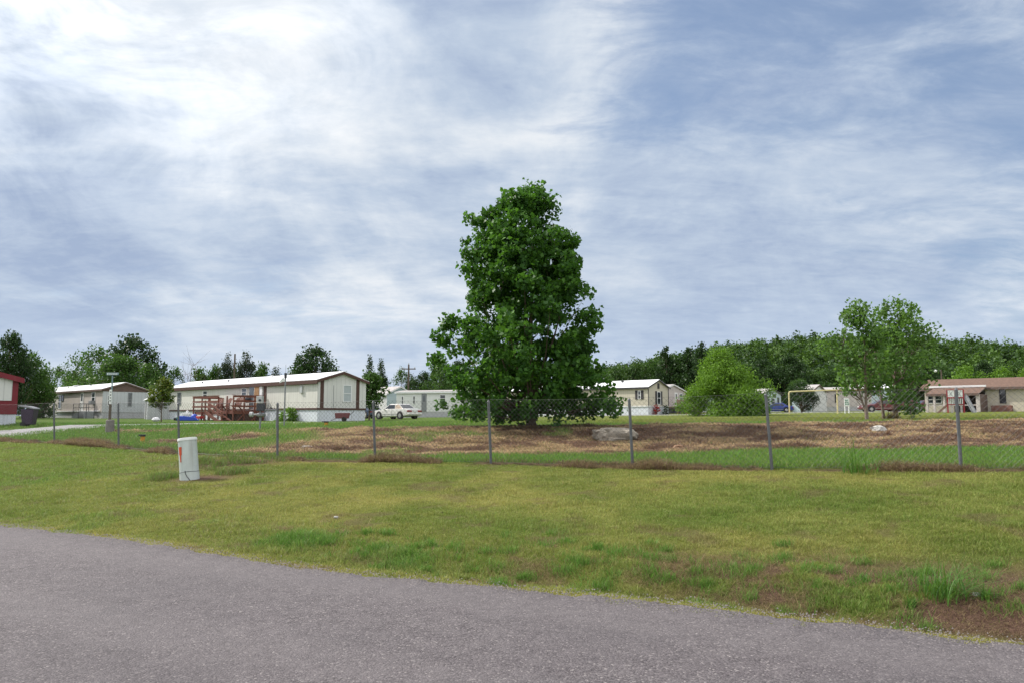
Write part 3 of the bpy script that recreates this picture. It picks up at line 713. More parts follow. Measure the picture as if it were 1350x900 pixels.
x = X_at(1201, 36); z = Hs(x, 36); make_tree('sapling', 'small leafy sapling right of the young cottonwood pair', (x, 36, z), 1.35, [(.15, .35), (.5, .55), (.8, .4), (1, .1)], [(.15, .35), (.5, .55), (.8, .4), (1, .1)], 'leaf_cotton_young', 34, 16, .12, .11, .02, cat='sapling', bark='bark_pale', seed=14)
x = X_at(213, 50); z = Hs(x, 50); make_tree('ornamental_tree', 'small round-headed young tree on a thin trunk in front of the grey shed', (x, 50, z), 2.85, [(.38, .5), (.5, .85), (.62, .6), (.75, .75), (1, .15)], [(.38, .5), (.5, .75), (.62, .65), (.75, .6), (1, .15)], 'leaf_orange', 90, 24, .12, .13, .045, bark='bark', seed=15, gap=.2)
x = X_at(487, 63); z = Hs(x, 63); make_tree('ornamental_tree', 'loose drooping green tree between the brown-trimmed trailer and the white coupe', (x, 63, z), 3.9, [(.28, .5), (.5, 1.0), (.8, .8), (1, .3)], [(.25, .4), (.4, .8), (.6, 1.2), (.8, .7), (1, .3)], 'leaf_mid', 80, 22, .2, .22, .07, seed=16, gap=.35)
# ---- bright willow bush and its small neighbour
def bush(name, label, px, Y, top, wl, wr, mat, n, per, lf, sg, seed, prof=None, cat='bush', group=None, lobes=.25, gap=.22, profR=None):
    x = X_at(px, Y); z = Hs(x, Y); h = z_at(top, Y) - z; k = Y / 1000.0
    prof = prof or [(.02, .8), (.25, 1), (.5, .95), (.75, .68), (.92, .4), (1, .15)]
    return make_tree(name, label, (x, Y, z), h, [(q, r * wl * k) for q, r in prof], [(q, r * wr * k) for q, r in (profR or prof)], mat, n, per, lf, sg, .07, group, cat, gap=gap, inner=.15, seed=seed, up=.15, lobes=lobes, stems=[(0, 0, 0, 0, .9), (.1, 0, -.9, 0, .7), (-.1, 0, 1.0, 0, .75)])
bush('willow_bush', 'large bright yellow-green willow bush in the middle of the field', 951, 62, 465, 40, 44, 'leaf_light', 430, 110, .11, .34, 21, [(.02, .7), (.2, 1.1), (.45, .85), (.6, .62), (.8, .50), (.93, .36), (1, .15)], lobes=.42, gap=.36, profR=[(.02, .8), (.2, 1.05), (.5, 1.08), (.64, .98), (.74, .62), (.86, .22), (1, .04)])
bush('willow_bush', 'smaller pale green bush at the right foot of the large willow bush', 984, 59, 511, 24, 22, 'leaf_light', 130, 90, .10, .26, 22)
bush('willow_bush', 'wispy pale green bush covering the end of the railed deck trailer', 918, 66, 508, 15, 24, 'leaf_light', 80, 80, .10, .26, 23)

# ---- background trees: a few models, copied
def proto(kind, h, prof, mat, n, per, leaf, sig, tr, seed, **kw):
    P = [(q, r) for q, r in prof]
    r = make_tree(kind, 'tmp', (0, 0, 0), h, P, P, mat, n, per, leaf, sig, tr, seed=seed, **kw)
    KIDS[r.name] = children(r); return [r, h, max(v for _, v in prof), False]
PR = {
 'round': proto('broadleaf_tree', 10, [(.12, 2.2), (.3, 4.0), (.55, 4.3), (.8, 3.0), (.95, 1.2), (1, .5)], 'leaf_dark', 190, 42, .30, .55, .22, 31),
 'round2': proto('broadleaf_tree', 10, [(.1, 2.6), (.3, 4.2), (.5, 4.0), (.75, 3.4), (.92, 1.8), (1, .6)], 'leaf_mid', 190, 42, .30, .55, .22, 32, lobes=.35),
 'loose': proto('broadleaf_tree', 10, [(.1, 2.0), (.3, 3.6), (.55, 4.0), (.8, 3.2), (.95, 1.6), (1, .6)], 'leaf_mid', 130, 30, .28, .45, .2, 33, gap=.5, lobes=.4),
 'oval': proto('upright_tree', 10, [(.08, 1.2), (.3, 2.2), (.6, 2.3), (.85, 1.4), (1, .25)], 'leaf_dark', 150, 42, .28, .45, .18, 34, lobes=.3),
 'oval2': proto('upright_tree', 10, [(.08, 1.5), (.25, 2.4), (.5, 2.0), (.8, 1.2), (1, .2)], 'leaf_blue', 140, 38, .26, .42, .18, 35, lobes=.4, gap=.38),
 'cedar': proto('cedar_tree', 10, [(.03, 2.0), (.2, 2.6), (.5, 2.0), (.8, 1.0), (1, .12)], 'leaf_dark', 170, 44, .24, .38, .16, 36, lobes=.25),
 'shrub': proto('shrub_tree', 6, [(.02, 2.4), (.25, 3.2), (.55, 3.0), (.85, 1.8), (1, .6)], 'leaf_mid', 130, 44, .28, .48, .12, 37, lobes=.35),
 'bright': proto('broadleaf_tree', 9, [(.05, 2.8), (.3, 4.0), (.6, 3.6), (.85, 2.2), (1, .6)], 'leaf_light', 170, 44, .30, .52, .18, 38, lobes=.3),
 'dense': proto('broadleaf_tree', 12, [(.04, 3.2), (.25, 4.6), (.55, 4.6), (.8, 3.2), (.95, 1.5), (1, .5)], 'leaf_forest', 240, 46, .34, .6, .25, 39, lobes=.35),
}
def bgtree(kind, px, Y, top, wpx, label, group, rz=None):
    p = PR[kind]; x = X_at(px, Y); z = Hs(x, Y) - .1; h = z_at(top, Y, px) - z; s = h / p[1]; w = (wpx / 2 * Y / 1000.0) / p[2]
    r = p[0] if not p[3] else copy_tree(p[0]); p[3] = True
    w = min(max(w, s * .45), s * 1.9)
    r.location = (x, Y, z); r.scale = (w, w, s * 1.0); r.rotation_euler = (0, 0, random.uniform(0, 6.28) if rz is None else rz)
    tag(r, label, 'tree', group); return r
GL = 'trees behind the trailers on the left'; GM = 'trees behind the middle of the park'; GR = 'row of tall trees at the foot of the hill'
for a in [
 ('round', -45, 78, 452, 90, 'dark tree rising over the roof of the red trailer at the left edge', GL),
 ('round', 8, 74, 443, 56, 'tallest dark tree above the red trailer corner', GL),
 ('round2', 38, 80, 467, 50, 'dark bushy tree right of the red trailer, above the purple bin', GL),
 ('shrub', 52, 84, 489, 36, 'low green tree at the left end of the beige trailer', GL),
 ('loose', 80, 105, 483, 36, 'open small tree above the far left of the beige trailer roof', GL),
 ('shrub', 98, 100, 492, 34, 'low round green tree over the middle of the beige trailer roof', GL),
 ('loose', 118, 98, 458, 62, 'airy light green tree left of the big dark tree behind the beige trailer', GL),
 ('round', 172, 104, 447, 72, 'tallest dark tree behind the brown gable of the beige trailer', GL),
 ('round2', 150, 92, 468, 74, 'mid green rounded tree directly above the brown gable', GL),
 ('round2', 195, 100, 480, 42, 'green tree dropping to the right behind the brown gable', GL),
 ('loose', 226, 104, 484, 34, 'feathery thin tree left of the bare dead tree', GL),
 ('shrub', 262, 108, 489, 38, 'low green tree at the foot of the bare dead tree', GL),
 ('shrub', 283, 112, 486, 32, 'low tree above the left part of the white roof', GL),
 ('oval2', 296, 110, 463, 24, 'upright grey-green tree just left of the wooden pole', GL),
 ('oval2', 323, 108, 460, 30, 'upright grey-green tree just right of the wooden pole', GL),
 ('shrub', 310, 114, 488, 26, 'low tree behind the wooden pole', GL),
 ('shrub', 343, 112, 483, 32, 'low tree right of the two upright grey-green trees', GL),
 ('oval2', 361, 114, 481, 30, 'low pointed tree above the thin whip antenna', GL),
 ('shrub', 385, 114, 489, 30, 'low tree just left of the dark round tree over the roof ridge', GL),
 ('round', 414, 100, 459, 66, 'dark rounded tree over the brown-trimmed trailer ridge', GL),
 ('cedar', 486, 108, 470, 24, 'dark twin-topped evergreen, left top, right of the brown-trimmed gable', GM),
 ('cedar', 501, 110, 475, 26, 'dark twin-topped evergreen, right top, right of the brown-trimmed gable', GM),
 ('round', 494, 112, 494, 36, 'dark spreading tree under the twin evergreen tops', GM),
 ('loose', 529, 118, 486, 30, 'grey-green loose tree left of the power pole with crossarm', GM),
 ('oval2', 543, 120, 490, 20, 'grey-green tree behind the power pole with crossarm', GM),
 ('round', 558, 116, 492, 36, 'dark round tree above the white clapboard trailer', GM),
 ('round2', 580, 96, 473, 44, 'tree peeping out at the left side of the big cottonwood', GM),
 ('round', 605, 108, 478, 50, 'dark tree behind the left limbs of the big cottonwood', GM),
 ('round2', 650, 118, 484, 60, 'tree hidden behind the left half of the big cottonwood', GM),
 ('round', 700, 118, 486, 60, 'tree hidden behind the trunk line of the big cottonwood', GM),
 ('round2', 750, 118, 484, 60, 'tree hidden behind the right half of the big cottonwood', GM),
 ('round2', 792, 150, 487, 46, 'tree just right of the big cottonwood, above the tan trailer', GR),
 ('dense', 815, 160, 483, 44, 'tree above the left of the tan trailer roof', GR),
 ('dense', 838, 150, 479, 40, 'tree above the middle of the tan trailer roof', GR),
 ('round2', 858, 150, 474, 36, 'tree above the ridge of the tan trailer', GR),
 ('oval', 880, 140, 459, 28, 'upright tree right of the tan trailer gable', GR),
 ('dense', 893, 150, 474, 34, 'lower tree between the two upright trees behind the tan trailer', GR),
 ('oval', 908, 138, 461, 40, 'dark upright tree left of the willow bush', GR),
 ('oval', 926, 142, 454, 30, 'tallest dark upright tree behind the left of the willow bush', GR),
 ('round2', 952, 140, 457, 46, 'dark tree over the top of the willow bush', GR),
 ('dense', 985, 132, 478, 46, 'dark tree over the right shoulder of the willow bush', GR),
 ('round', 1008, 138, 474, 50, 'very dark tree above the blue-grey gabled trailer', GR),
 ('round', 1043, 136, 470, 50, 'very dark tree above the left post of the football goal', GR),
 ('dense', 1066, 140, 487, 44, 'dark tree above the middle of the football goal', GR),
 ('round', 1057, 92, 504, 40, 'dark low tree with drooping crown framed by the football goal', 'trees between the far trailers'),
 ('round2', 1055, 128, 500, 36, 'mid green tree behind the left post of the football goal', 'trees between the far trailers'),
 ('dense', 1096, 150, 486, 44, 'tree above the right post of the football goal', GR),
 ('dense', 1125, 150, 484, 44, 'dark tree behind the left young cottonwood', GR),
 ('round', 1155, 150, 486, 40, 'dark tree behind the middle of the young cottonwood pair', GR),
 ('dense', 1185, 150, 488, 44, 'dark tree behind the right young cottonwood', GR),
 ('round', 1222, 140, 480, 44, 'dark tree left of the yard lamp post', GR),
 ('dense', 1240, 150, 480, 40, 'tree above the yard lamp post', GR),
 ('bright', 1275, 120, 484, 56, 'bright green tree behind the brown porch roof', GR),
 ('round', 1300, 135, 478, 40, 'dark tree right of the bright green tree behind the porch', GR),
 ('bright', 1325, 118, 486, 50, 'bright green tree over the right of the brown roof', GR),
 ('dense', 1350, 120, 478, 50, 'green tree at the right edge above the brown roof', GR),
 ('bright', 1366, 95, 478, 44, 'light green tree cut by the right edge of the photo', GR),
 ('dense', 1410, 120, 468, 70, 'green tree past the right edge above the beige house', GR),
]: bgtree(*a)
for p in PR.values():
    if not p[3]: print('unused proto')
# bare dead tree
x = X_at(250, 106); z = Hs(x, 106)
make_tree('dead_tree', 'bare leafless dead tree behind the left end of the white roof', (x, 106, z), z_at(475, 106) - z, [(.35, 1.2), (.6, 2.0), (1, .8)], [(.35, 1.2), (.6, 2.2), (1, .8)], None, 26, 1, .1, .5, .14, bark='bark_pale', bare=True, seed=44)

# ---- wooded hill
cx_, cy_ = [], []
for yy in np.arange(172, 440, 6.5):
    for xx in np.arange(-20, 400, 5.6):
        u = xx / yy
        if -.05 < u < .86: cx_.append(xx + rng.normal(0, 2.0)); cy_.append(yy + rng.normal(0, 2.2))
cx_ = np.array(cx_); cy_ = np.array(cy_); hz_ = hillh(cx_, cy_); k = (hz_ > .6) & ~((cx_ < 30) & (cy_ < 230)); cx_, cy_ = cx_[k], cy_[k]
nT = len(cx_); hh = rng.uniform(7, 12.5, nT) * rng.choice([1, 1, 1, 1.22], nT); rr = rng.uniform(2.4, 4.4, nT); per = 190
u_ = rng.normal(0, 1, (nT, per, 3)); u_ /= np.linalg.norm(u_, axis=2)[..., None]; u_[..., 2] = np.abs(u_[..., 2]) * 1.0 - .12
rad = rng.uniform(.62, 1.06, (nT, per, 1)); lob = 1 + .2 * np.sin(u_[..., :1] * 5 + rng.uniform(0, 6, (nT, 1, 1))) * np.sin(u_[..., 1:2] * 6 + rng.uniform(0, 6, (nT, 1, 1)))
P = u_ * rad * lob * np.stack([rr, rr, hh * .62], 1)[:, None]; P[..., 0] += cx_[:, None]; P[..., 1] += cy_[:, None]; P[..., 2] += (H(cx_, cy_) + hh * .36)[:, None]
tn = np.repeat(np.clip(rng.normal(.5, .28, nT), 0, 1), per)
f_ = leaves('hill_forest', P.reshape(-1, 3), .80, 'leaf_forest', None, .5, .8, 'quad', tn)
tag(f_, 'dense dark green woodland covering the hill on the right', 'forest', kind='stuff')
# ------------------------------------------------------------------ trailers
ROT = math.atan2(.737, .676)
def plane_hit(root, axis, val, px, py):
    """picture position -> local coordinates on a plane of a thing (root has only z rotation)"""
    Mi = Matrix.Translation(root.location) @ Matrix.Rotation(root.rotation_euler.z, 4, 'Z'); Mi = Mi.inverted()
    o = Mi @ Vector(CAM); d = Mi.to_3x3() @ Vector(ray(px, py)); t_ = (val - o[axis]) / d[axis]; return o + d * t_
def window(root, face, a0, a1, z0, z1, style='plain', at_=0.0, name='window'):
    """face 'side' = plane x=at_ facing -x ; 'end' = plane y=at_ facing -y"""
    if a0 > a1: a0, a1 = a1, a0
    if z0 > z1: z0, z1 = z1, z0
    T = (lambda a, d, z: (at_ - d, a, z)) if face == 'side' else (lambda a, d, z: (a, at_ - d, z))
    def bx(mb, a, b_, d0, d1, za, zb):
        p = T(a, d0, za); q = T(b_, d1, zb); mb.box(min(p[0], q[0]), max(p[0], q[0]), min(p[1], q[1]), max(p[1], q[1]), za, zb)
    w = .06; fm = {'plain': 'frame_white', 'dark': 'frame_white', 'blind': 'frame_white', 'black': 'trim_charcoal', 'shutter': 'frame_white', 'grey': 'grey_metal'}[style]
    f = MB(); bx(f, a0, a1, -.02, .05, z0, z0 + w); bx(f, a0, a1, -.02, .05, z1 - w, z1); bx(f, a0, a0 + w, -.02, .05, z0 + w, z1 - w); bx(f, a1 - w, a1, -.02, .05, z0 + w, z1 - w)
    bx(f, a0 + w, a1 - w, -.01, .04, (z0 + z1) / 2 - .025, (z0 + z1) / 2 + .025)
    fo = f.build(name, fm, root)
    g = MB(); bx(g, a0 + w, a1 - w, -.01, .015, z0 + w, (z0 + z1) / 2 - .025); bx(g, a0 + w, a1 - w, -.01, .022, (z0 + z1) / 2 + .025, z1 - w)
    g.build('pane', {'blind': 'blind', 'plain': 'pane_mid', 'grey': 'pane_mid'}.get(style, 'pane_dark'), fo)
    if style == 'shutter':
        for s0, s1 in ((a0 - .36, a0 - .02), (a1 + .02, a1 + .36)):
            sh = MB(); bx(sh, s0, s1, -.01, .04, z0 - .02, z1 + .05); sh.build('shutter', 'trim_charcoal', fo)
    return fo
def win_px(root, face, x0, x1, y0, y1, style='plain', name='window', pl_=0.0):
    ax = 0 if face == 'side' else 1; ia = 1 - ax
    p = plane_hit(root, ax, pl_, x0, y0); q = plane_hit(root, ax, pl_, x1, y1)
    return window(root, face, p[ia], q[ia], q.z, p.z, style, pl_, name)
def door(root, face, a0, a1, z0, z1, at_=0.0, mat='door_white', glassy=True):
    if a0 > a1: a0, a1 = a1, a0
    T = (lambda a, d, z: (at_ - d, a, z)) if face == 'side' else (lambda a, d, z: (a, at_ - d, z))
    def bx(mb, a, b_, d0, d1, za, zb):
        p = T(a, d0, za); q = T(b_, d1, zb); mb.box(min(p[0], q[0]), max(p[0], q[0]), min(p[1], q[1]), max(p[1], q[1]), za, zb)
    d = MB(); bx(d, a0, a1, -.02, .05, z0, z1); do = d.build('door', mat, root)
    if glassy:
        g = MB(); bx(g, a0 + .18, a1 - .18, .04, .06, z0 + (z1 - z0) * .55, z1 - .2); g.build('pane', 'pane_mid', do)
    hnd = MB(); bx(hnd, a1 - .12, a1 - .06, .04, .11, z0 + .9, z0 + 1.0); hnd.build('handle', 'dark_metal', do)
    return do
def trailer(name, label, px, Y, Wd, L, zf, he, hr, wall, endwall, roofm, trim, skirt, rot=ROT, cat='trailer home', group='mobile homes in the park', over=.18, fascia=.22, band=True, trimstrips=None, gable=None, zadj=0.0, corner_trim=False):
    x = X_at(px, Y); z = Hs(x, Y) + zadj
    root = empty(name, (x, Y, z), rot, label, cat, group)
    MB().box(.03, Wd - .03, .03, L - .03, -.7, zf).build('skirting', skirt, root)
    b_ = MB(); b_.prism([(0, 0, zf), (Wd, 0, zf), (Wd, 0, he), (Wd / 2, 0, hr), (0, 0, he)], (0, L, 0)); b_.build('wall', wall, root)
    if endwall != wall:
        e_ = MB(); e_.prism([(.002, 0, zf + .005), (Wd - .002, 0, zf + .005), (Wd - .002, 0, he - .01), (Wd / 2, 0, hr - .01), (.002, 0, he - .01)], (0, -.012, 0)); e_.build('end_wall', endwall, root)
    r = MB(); sl = (hr - he) / (Wd / 2); th = .05
    for sgn in (0, 1):
        xa, xb = (-over, Wd / 2) if sgn == 0 else (Wd / 2, Wd + over)
        za, zb = (he - sl * over, hr) if sgn == 0 else (hr, he - sl * over)
        r.prism([(xa, -over, za + .02), (xb, -over, zb + .02), (xb, -over, zb + .02 + th), (xa, -over, za + .02 + th)], (0, L + 2 * over, 0))
    ro = r.build('roof', roofm, root)
    if trim:
        f = MB()
        # eave fascia on the long sides, rake boards on the gable
        f.box(-over - .02, -over + .01, -over, L + over, he - sl * over - fascia, he - sl * over + .03)
        f.box(-.016, 0, .01, L, he - fascia - .06, he - .02)
        for xa, xb, za, zb in ((-over - .02, Wd / 2, he - sl * over, hr), (Wd / 2, Wd + over + .02, hr, he - sl * over)):
            f.prism([(xa, -over, za + .03), (xb, -over, zb + .03), (xb, -over, zb - fascia * .7), (xa, -over, za - fascia * .7)], (0, -.03, 0))
            f.prism([(xa, -over, za + .015), (xb, -over, zb + .015), (xb, -.013, zb + .015), (xa, -.013, za + .015)], (0, 0, -.03)) if False else None
        f.build('fascia', trim, root)
        if band:
            q = MB(); q.box(-.03, Wd + .03, -.03, 0 - .013, zf - .06, zf + .08); q.box(-.03, -.001, -.03, L, zf - .06, zf + .08); q.build('base_band', trim, root)
        if corner_trim:
            MB().box(-.022, .10, -.034, -.013, zf, he).build('corner_trim', trim, root); MB().box(Wd - .1, Wd + .02, -.03, -.013, zf, he).build('corner_trim', trim, root)
    for (a, b_2) in (trimstrips or []):
        q = MB(); q.box(a, b_2, -.035, -.013, zf + .08, he - .05 + min(a, Wd - b_2) * sl * .9); q.build('trim_board', trim, root)
    if gable:
        q = MB(); q.prism([(0.0, -.014, he - .25), (Wd, -.014, he - .25), (Wd, -.014, he), (Wd / 2, -.014, hr - .02), (0.0, -.014, he)], (0, -.02, 0)); q.build('gable_panel', gable, root)
    return root, ro
def roof_vents(root, ro, Wd, he, hr, spots):
    for (y, fx, s, hgt, mt) in spots:
        x_ = Wd / 2 * fx; z_ = he + (hr - he) * fx
        v_ = MB(); v_.tube([(x_, y, z_ - .05), (x_, y, z_ + hgt)], s, 8); v_.tube([(x_, y, z_ + hgt), (x_, y, z_ + hgt + .08)], s * 1.5, 8); v_.build('vent', mt, ro)

# T1 brown-trimmed trailer
T1, r1 = trailer('mobile_home', 'long cream trailer with dark brown trim boards and white roof, red deck at its side', 418, 56, 4.35, 25.5, .92, 3.08, 3.72, 'siding_cream', 'siding_endwhite', 'roof_metal', 'trim_brown', 'skirt_white', trimstrips=[(.22, .52), (3.42, 3.72)], fascia=.25)
win_px(T1, 'end', 452.4, 463, 506.5, 529.5, 'blind')
win_px(T1, 'side', 319, 325.5, 511, 521.5, 'plain'); win_px(T1, 'side', 268, 273.5, 514.5, 524, 'plain'); win_px(T1, 'side', 234.5, 238.5, 517, 533, 'grey')
p = plane_hit(T1, 0, 0, 349.5, 520); q_ = MB(); q_.box(-.03, -.002, p.y - .22, p.y + .22, .95, 3.0); q_.build('trim_board', 'trim_brown', T1)
p = plane_hit(T1, 0, 0, 347, 520); q2 = plane_hit(T1, 0, 0, 332, 520)
pr = MB(); pr.box(-.12, -.002, p.y, q2.y, .92, 2.98); pro = pr.build('porch_panel', 'frame_white', T1)
dw = MB(); dw.box(-.16, -.122, p.y + .45, p.y + 1.15, 1.0, 2.85); dw.build('board', 'plywood', pro).__setitem__('label', 'bare wooden board over the doorway')
dk = MB(); dk.box(-.16, -.122, p.y + 1.3, p.y + 1.95, 1.0, 2.8); dk.build('pane', 'pane_mid', pro)
p = plane_hit(T1, 0, 0, 400, 508); q2 = plane_hit(T1, 0, 0, 396.5, 517.5)
mt_ = MB(); mt_.box(-.12, -.002, p.y, q2.y, q2.z, p.z); mt_.build('meter_box', 'meter_grey', T1, bevel=.015)
p = plane_hit(T1, 1, 0, 439.5, 520); cb = MB(); cb.box(p.x - .012, p.x + .012, -.035, -.013, 1.0, 2.7); cb.build('conduit', 'grey_metal', T1)
roof_vents(T1, r1, 4.35, 3.1, 3.75, [(3.0, .95, .05, .18, 'grey_metal'), (15.5, .45, .05, .12, 'dark_metal'), (20.5, .45, .05, .12, 'dark_metal'), (9.5, .8, .09, .1, 'frame_white')])

# T0 beige/grey with brown gable
T0, r0 = trailer('mobile_home', 'beige trailer with grey end, brown gable and pale roof left of the street sign', 134, 78, 4.35, 25, .62, 3.02, 3.72, 'siding_beige', 'siding_grey', 'roof_metal', 'gable_brown', 'skirt_grey', fascia=.16, gable='gable_brown', band=False)
win_px(T0, 'end', 169, 173.5, 517, 535, 'grey')
p = plane_hit(T0, 1, 0, 142, 520); q_ = plane_hit(T0, 1, 0, 143.5, 534); window(T0, 'end', p.x, p.x + .45, q_.z, p.z, 'dark', 0.0)
win_px(T0, 'side', 121.5, 125.3, 516, 530, 'dark'); win_px(T0, 'side', 78, 80.5, 520, 538, 'dark'); win_px(T0, 'side', 81.5, 84, 520, 528, 'black'); win_px(T0, 'side', 65.2, 68, 521.5, 529, 'dark'); win_px(T0, 'side', 51, 53, 522.5, 527, 'plain')
for a, b_2 in ((110.5, 107), (59.5, 56.3)):
    p = plane_hit(T0, 0, 0, a, 520); q2 = plane_hit(T0, 0, 0, b_2, 520); door(T0, 'side', p.y, q2.y, .65, 2.85)
p = plane_hit(T0, 0, 0, 132, 541); q2 = plane_hit(T0, 0, 0, 74, 541)
q_ = MB(); q_.box(-.12, -.002, p.y, q2.y, .72, .84); q_.build('rail_board', 'frame_white', T0)
p = plane_hit(T0, 0, 0, 124, 532); q_ = MB(); q_.box(-.45, -.002, p.y - .3, p.y + .35, 1.45, 1.85); q_.build('air_conditioner', 'grey_metal', T0, bevel=.02)
roof_vents(T0, r0, 4.35, 3.05, 3.75, [(13.5, .8, .2, .12, 'frame_white'), (8, .7, .05, .1, 'grey_metal')])
# dark porch steps by its near corner
st = empty('porch_steps', tuple((Matrix.Translation(T0.location) @ Matrix.Rotation(ROT, 4, 'Z')) @ Vector((-1.3, 1.6, 0))), ROT, 'dark grey entry steps with railing at the near corner of the beige trailer', 'steps')
q_ = MB(); [q_.box(-.1 - .3 * k, .9, -.8, .8, -.2, .72 - .2 * k) if k == 0 else q_.box(-.1 - .3 * k, .2 - .3 * k - .31, -.8, .8, -.2, .72 - .2 * k) for k in range(3)]; q_.build('stairs', 'grey_metal', st)
q_ = MB(); [q_.tube([(x_, y_, 0), (x_, y_, 1.5)], .03, 6) for x_ in (-.6, .1, .85) for y_ in (-.82, .82)]; [q_.tube([(-.6, y_, zz_), (.85, y_, zz_)], .025, 6) for y_ in (-.82, .82) for zz_ in (1.5, 1.1)]; q_.build('railing', 'dark_metal', st)

# red trailer at left edge
T6, r6 = trailer('mobile_home', 'dark red trailer with one white panel at the left edge of the photo', 22, 45.5, 4.4, 18, .85, 3.0, 3.55, 'trim_red', 'trim_red', 'trim_red', 'trim_red', 'skirt_white', fascia=.35, band=False, over=.22)
R6 = T6.rotation_euler.z; d_ = Vector((math.cos(R6), math.sin(R6), 0)) * 4.4; T6.location = Vector(T6.location) - d_ * 1.0
T6.location.z = Hs(T6.location.x + d_.x * .5, T6.location.y + d_.y * .5) - .05
_c = Matrix.Translation(T6.location) @ Matrix.Rotation(R6, 4, 'Z') @ Vector((4.4, 0, 0))
sc_ = (X_at(22, 45.5) - _c.x); T6.location.x += sc_; T6.location.y += 45.5 - _c.y
p = plane_hit(T6, 1, 0, 19, 499); q2 = plane_hit(T6, 1, 0, 2, 527)
q_ = MB(); q_.box(.35, 4.4 - .32, -.04, -.001, plane_hit(T6, 1, 0, 19, 527.5).z, plane_hit(T6, 1, 0, 19, 498).z); q_.build('panel', 'siding_endwhite', T6)

# T2 pale blue end, T3 white clapboard
T2, r2 = trailer('mobile_home', 'trailer with pale blue gable end and grey roof behind the white coupe', 509.6, 98, 4.3, 25, .55, 3.05, 3.95, 'siding_white', 'siding_blue', 'roof_grey', 'frame_white', 'skirt_white', fascia=.16, band=False)
T3, r3 = trailer('mobile_home', 'low flat-roofed white clapboard trailer right of the white coupe', 612, 88, 4.0, 8.7, .62, 2.95, 3.15, 'siding_white', 'siding_white', 'roof_grey', 'frame_white', 'skirt_grey', rot=math.atan2(.95, .31), fascia=.14, band=False)
T3.location.z = Hs(T3.location.x, 88)
for a, b_2, c_, d in ((544.5, 547.5, 521, 532), (580, 587.5, 519.5, 529.5), (529.3, 532, 521.5, 532)): win_px(T3, 'side', a, b_2, c_, d, 'dark')
p = plane_hit(T3, 0, 0, 562.5, 520); q2 = plane_hit(T3, 0, 0, 556, 520); door(T3, 'side', p.y, q2.y, .65, 2.75, mat='grey_metal')
# T4 tan
T4, r4 = trailer('mobile_home', 'tan trailer with charcoal trim and dark shuttered end window right of the big cottonwood', 854.8, 85, 4.35, 24, .95, 3.12, 3.95, 'siding_tan', 'siding_tan', 'roof_metal', 'trim_charcoal', 'skirt_white', fascia=.16, band=False, corner_trim=True)
win_px(T4, 'side', 841, 845, 514.5, 525.5, 'shutter'); f_ = win_px(T4, 'end', 866, 871, 515.5, 532.5, 'shutter')
p = plane_hit(T4, 1, 0, 867.8, 508); q_ = MB(); q_.box(p.x - .2, p.x + .2, -.05, -.001, p.z - .32, p.z + .3); q_.build('gable_vent', 'trim_charcoal', T4)
q_ = MB(); q_.box(-.04, -.002, 0, 24, .9, 1.0); q_.box(0, 4.35, -.04, -.013, .9, 1.0); q_.build('base_band', 'frame_white', T4)
roof_vents(T4, r4, 4.35, 3.15, 3.98, [(4.5, .75, .12, .12, 'dark_metal'), (7.5, 1.0, .1, .35, 'grey_metal'), (13, .8, .1, .25, 'dark_metal')])
# flowers at T4 end
def to_world(root, v): return Matrix.Translation(root.location) @ Matrix.Rotation(root.rotation_euler.z, 4, 'Z') @ Vector(v)
for (xx, mt, lb) in ((1.1, 'flower_red', 'red-flowered shrub against the white skirting of the tan trailer'), (2.9, 'leaf_dark', 'small dark green shrub against the white skirting of the tan trailer')):
    v = to_world(T4, (xx, -.45, 0)); v.z = Hs(v.x, v.y)
    make_tree('shrub', lb, v, 1.05, [(.05, .3), (.5, .42), (1, .15)], [(.05, .3), (.5, .42), (1, .15)], mt, 26, 18, .1, .1, .02, cat='shrub', seed=60 + int(xx))
# T5 behind with deck
T5, r5 = trailer('mobile_home', 'pale grey trailer with railed deck between the tan trailer and the willow bush', 871, 101, 6.6, 14, .6, 3.1, 3.95, 'siding_pink', 'siding_pink', 'roof_grey', 'frame_white', 'skirt_white', fascia=.15, band=False)
p = plane_hit(T5, 1, 0, 889.5, 530); q2 = plane_hit(T5, 1, 0, 893, 530); door(T5, 'end', p.x, q2.x, 1.0, 2.9, -.012)
p = plane_hit(T5, 1, 0, 896, 530); q2 = plane_hit(T5, 1, 0, 900, 530); window(T5, 'end', p.x, q2.x, 1.7, 2.8, 'plain', -.012)
# T6b blue-grey gable with arched vent
T7, r7 = trailer('mobile_home', 'blue-grey gabled trailer with half-round vent and wide window behind the blue car', 1006.5, 112, 6.4, 10, .7, 2.75, 3.55, 'siding_blue', 'siding_blue', 'roof_grey', 'trim_charcoal', 'skirt_white', fascia=.14, band=False)
for a, b_2 in ((1011.5, 1015), (1016.5, 1021.5)): win_px(T7, 'end', a, b_2, 524, 532.5, 'plain', pl_=0.0)
p = plane_hit(T7, 1, 0, 1025.8, 528); q_ = MB(); q_.box(p.x - .3, p.x + .3, -.05, -.001, p.z - .5, p.z + .55); q_.build('shutter', 'trim_charcoal', T7)
p = plane_hit(T7, 1, 0, 1021, 521); q_ = MB(); q_.prism([(p.x + .55 * math.cos(a), -.002, p.z - .15 + .42 * math.sin(a)) for a in np.linspace(0, PI, 9)], (0, -.05, 0)); q_.build('gable_vent', 'trim_charcoal', T7)
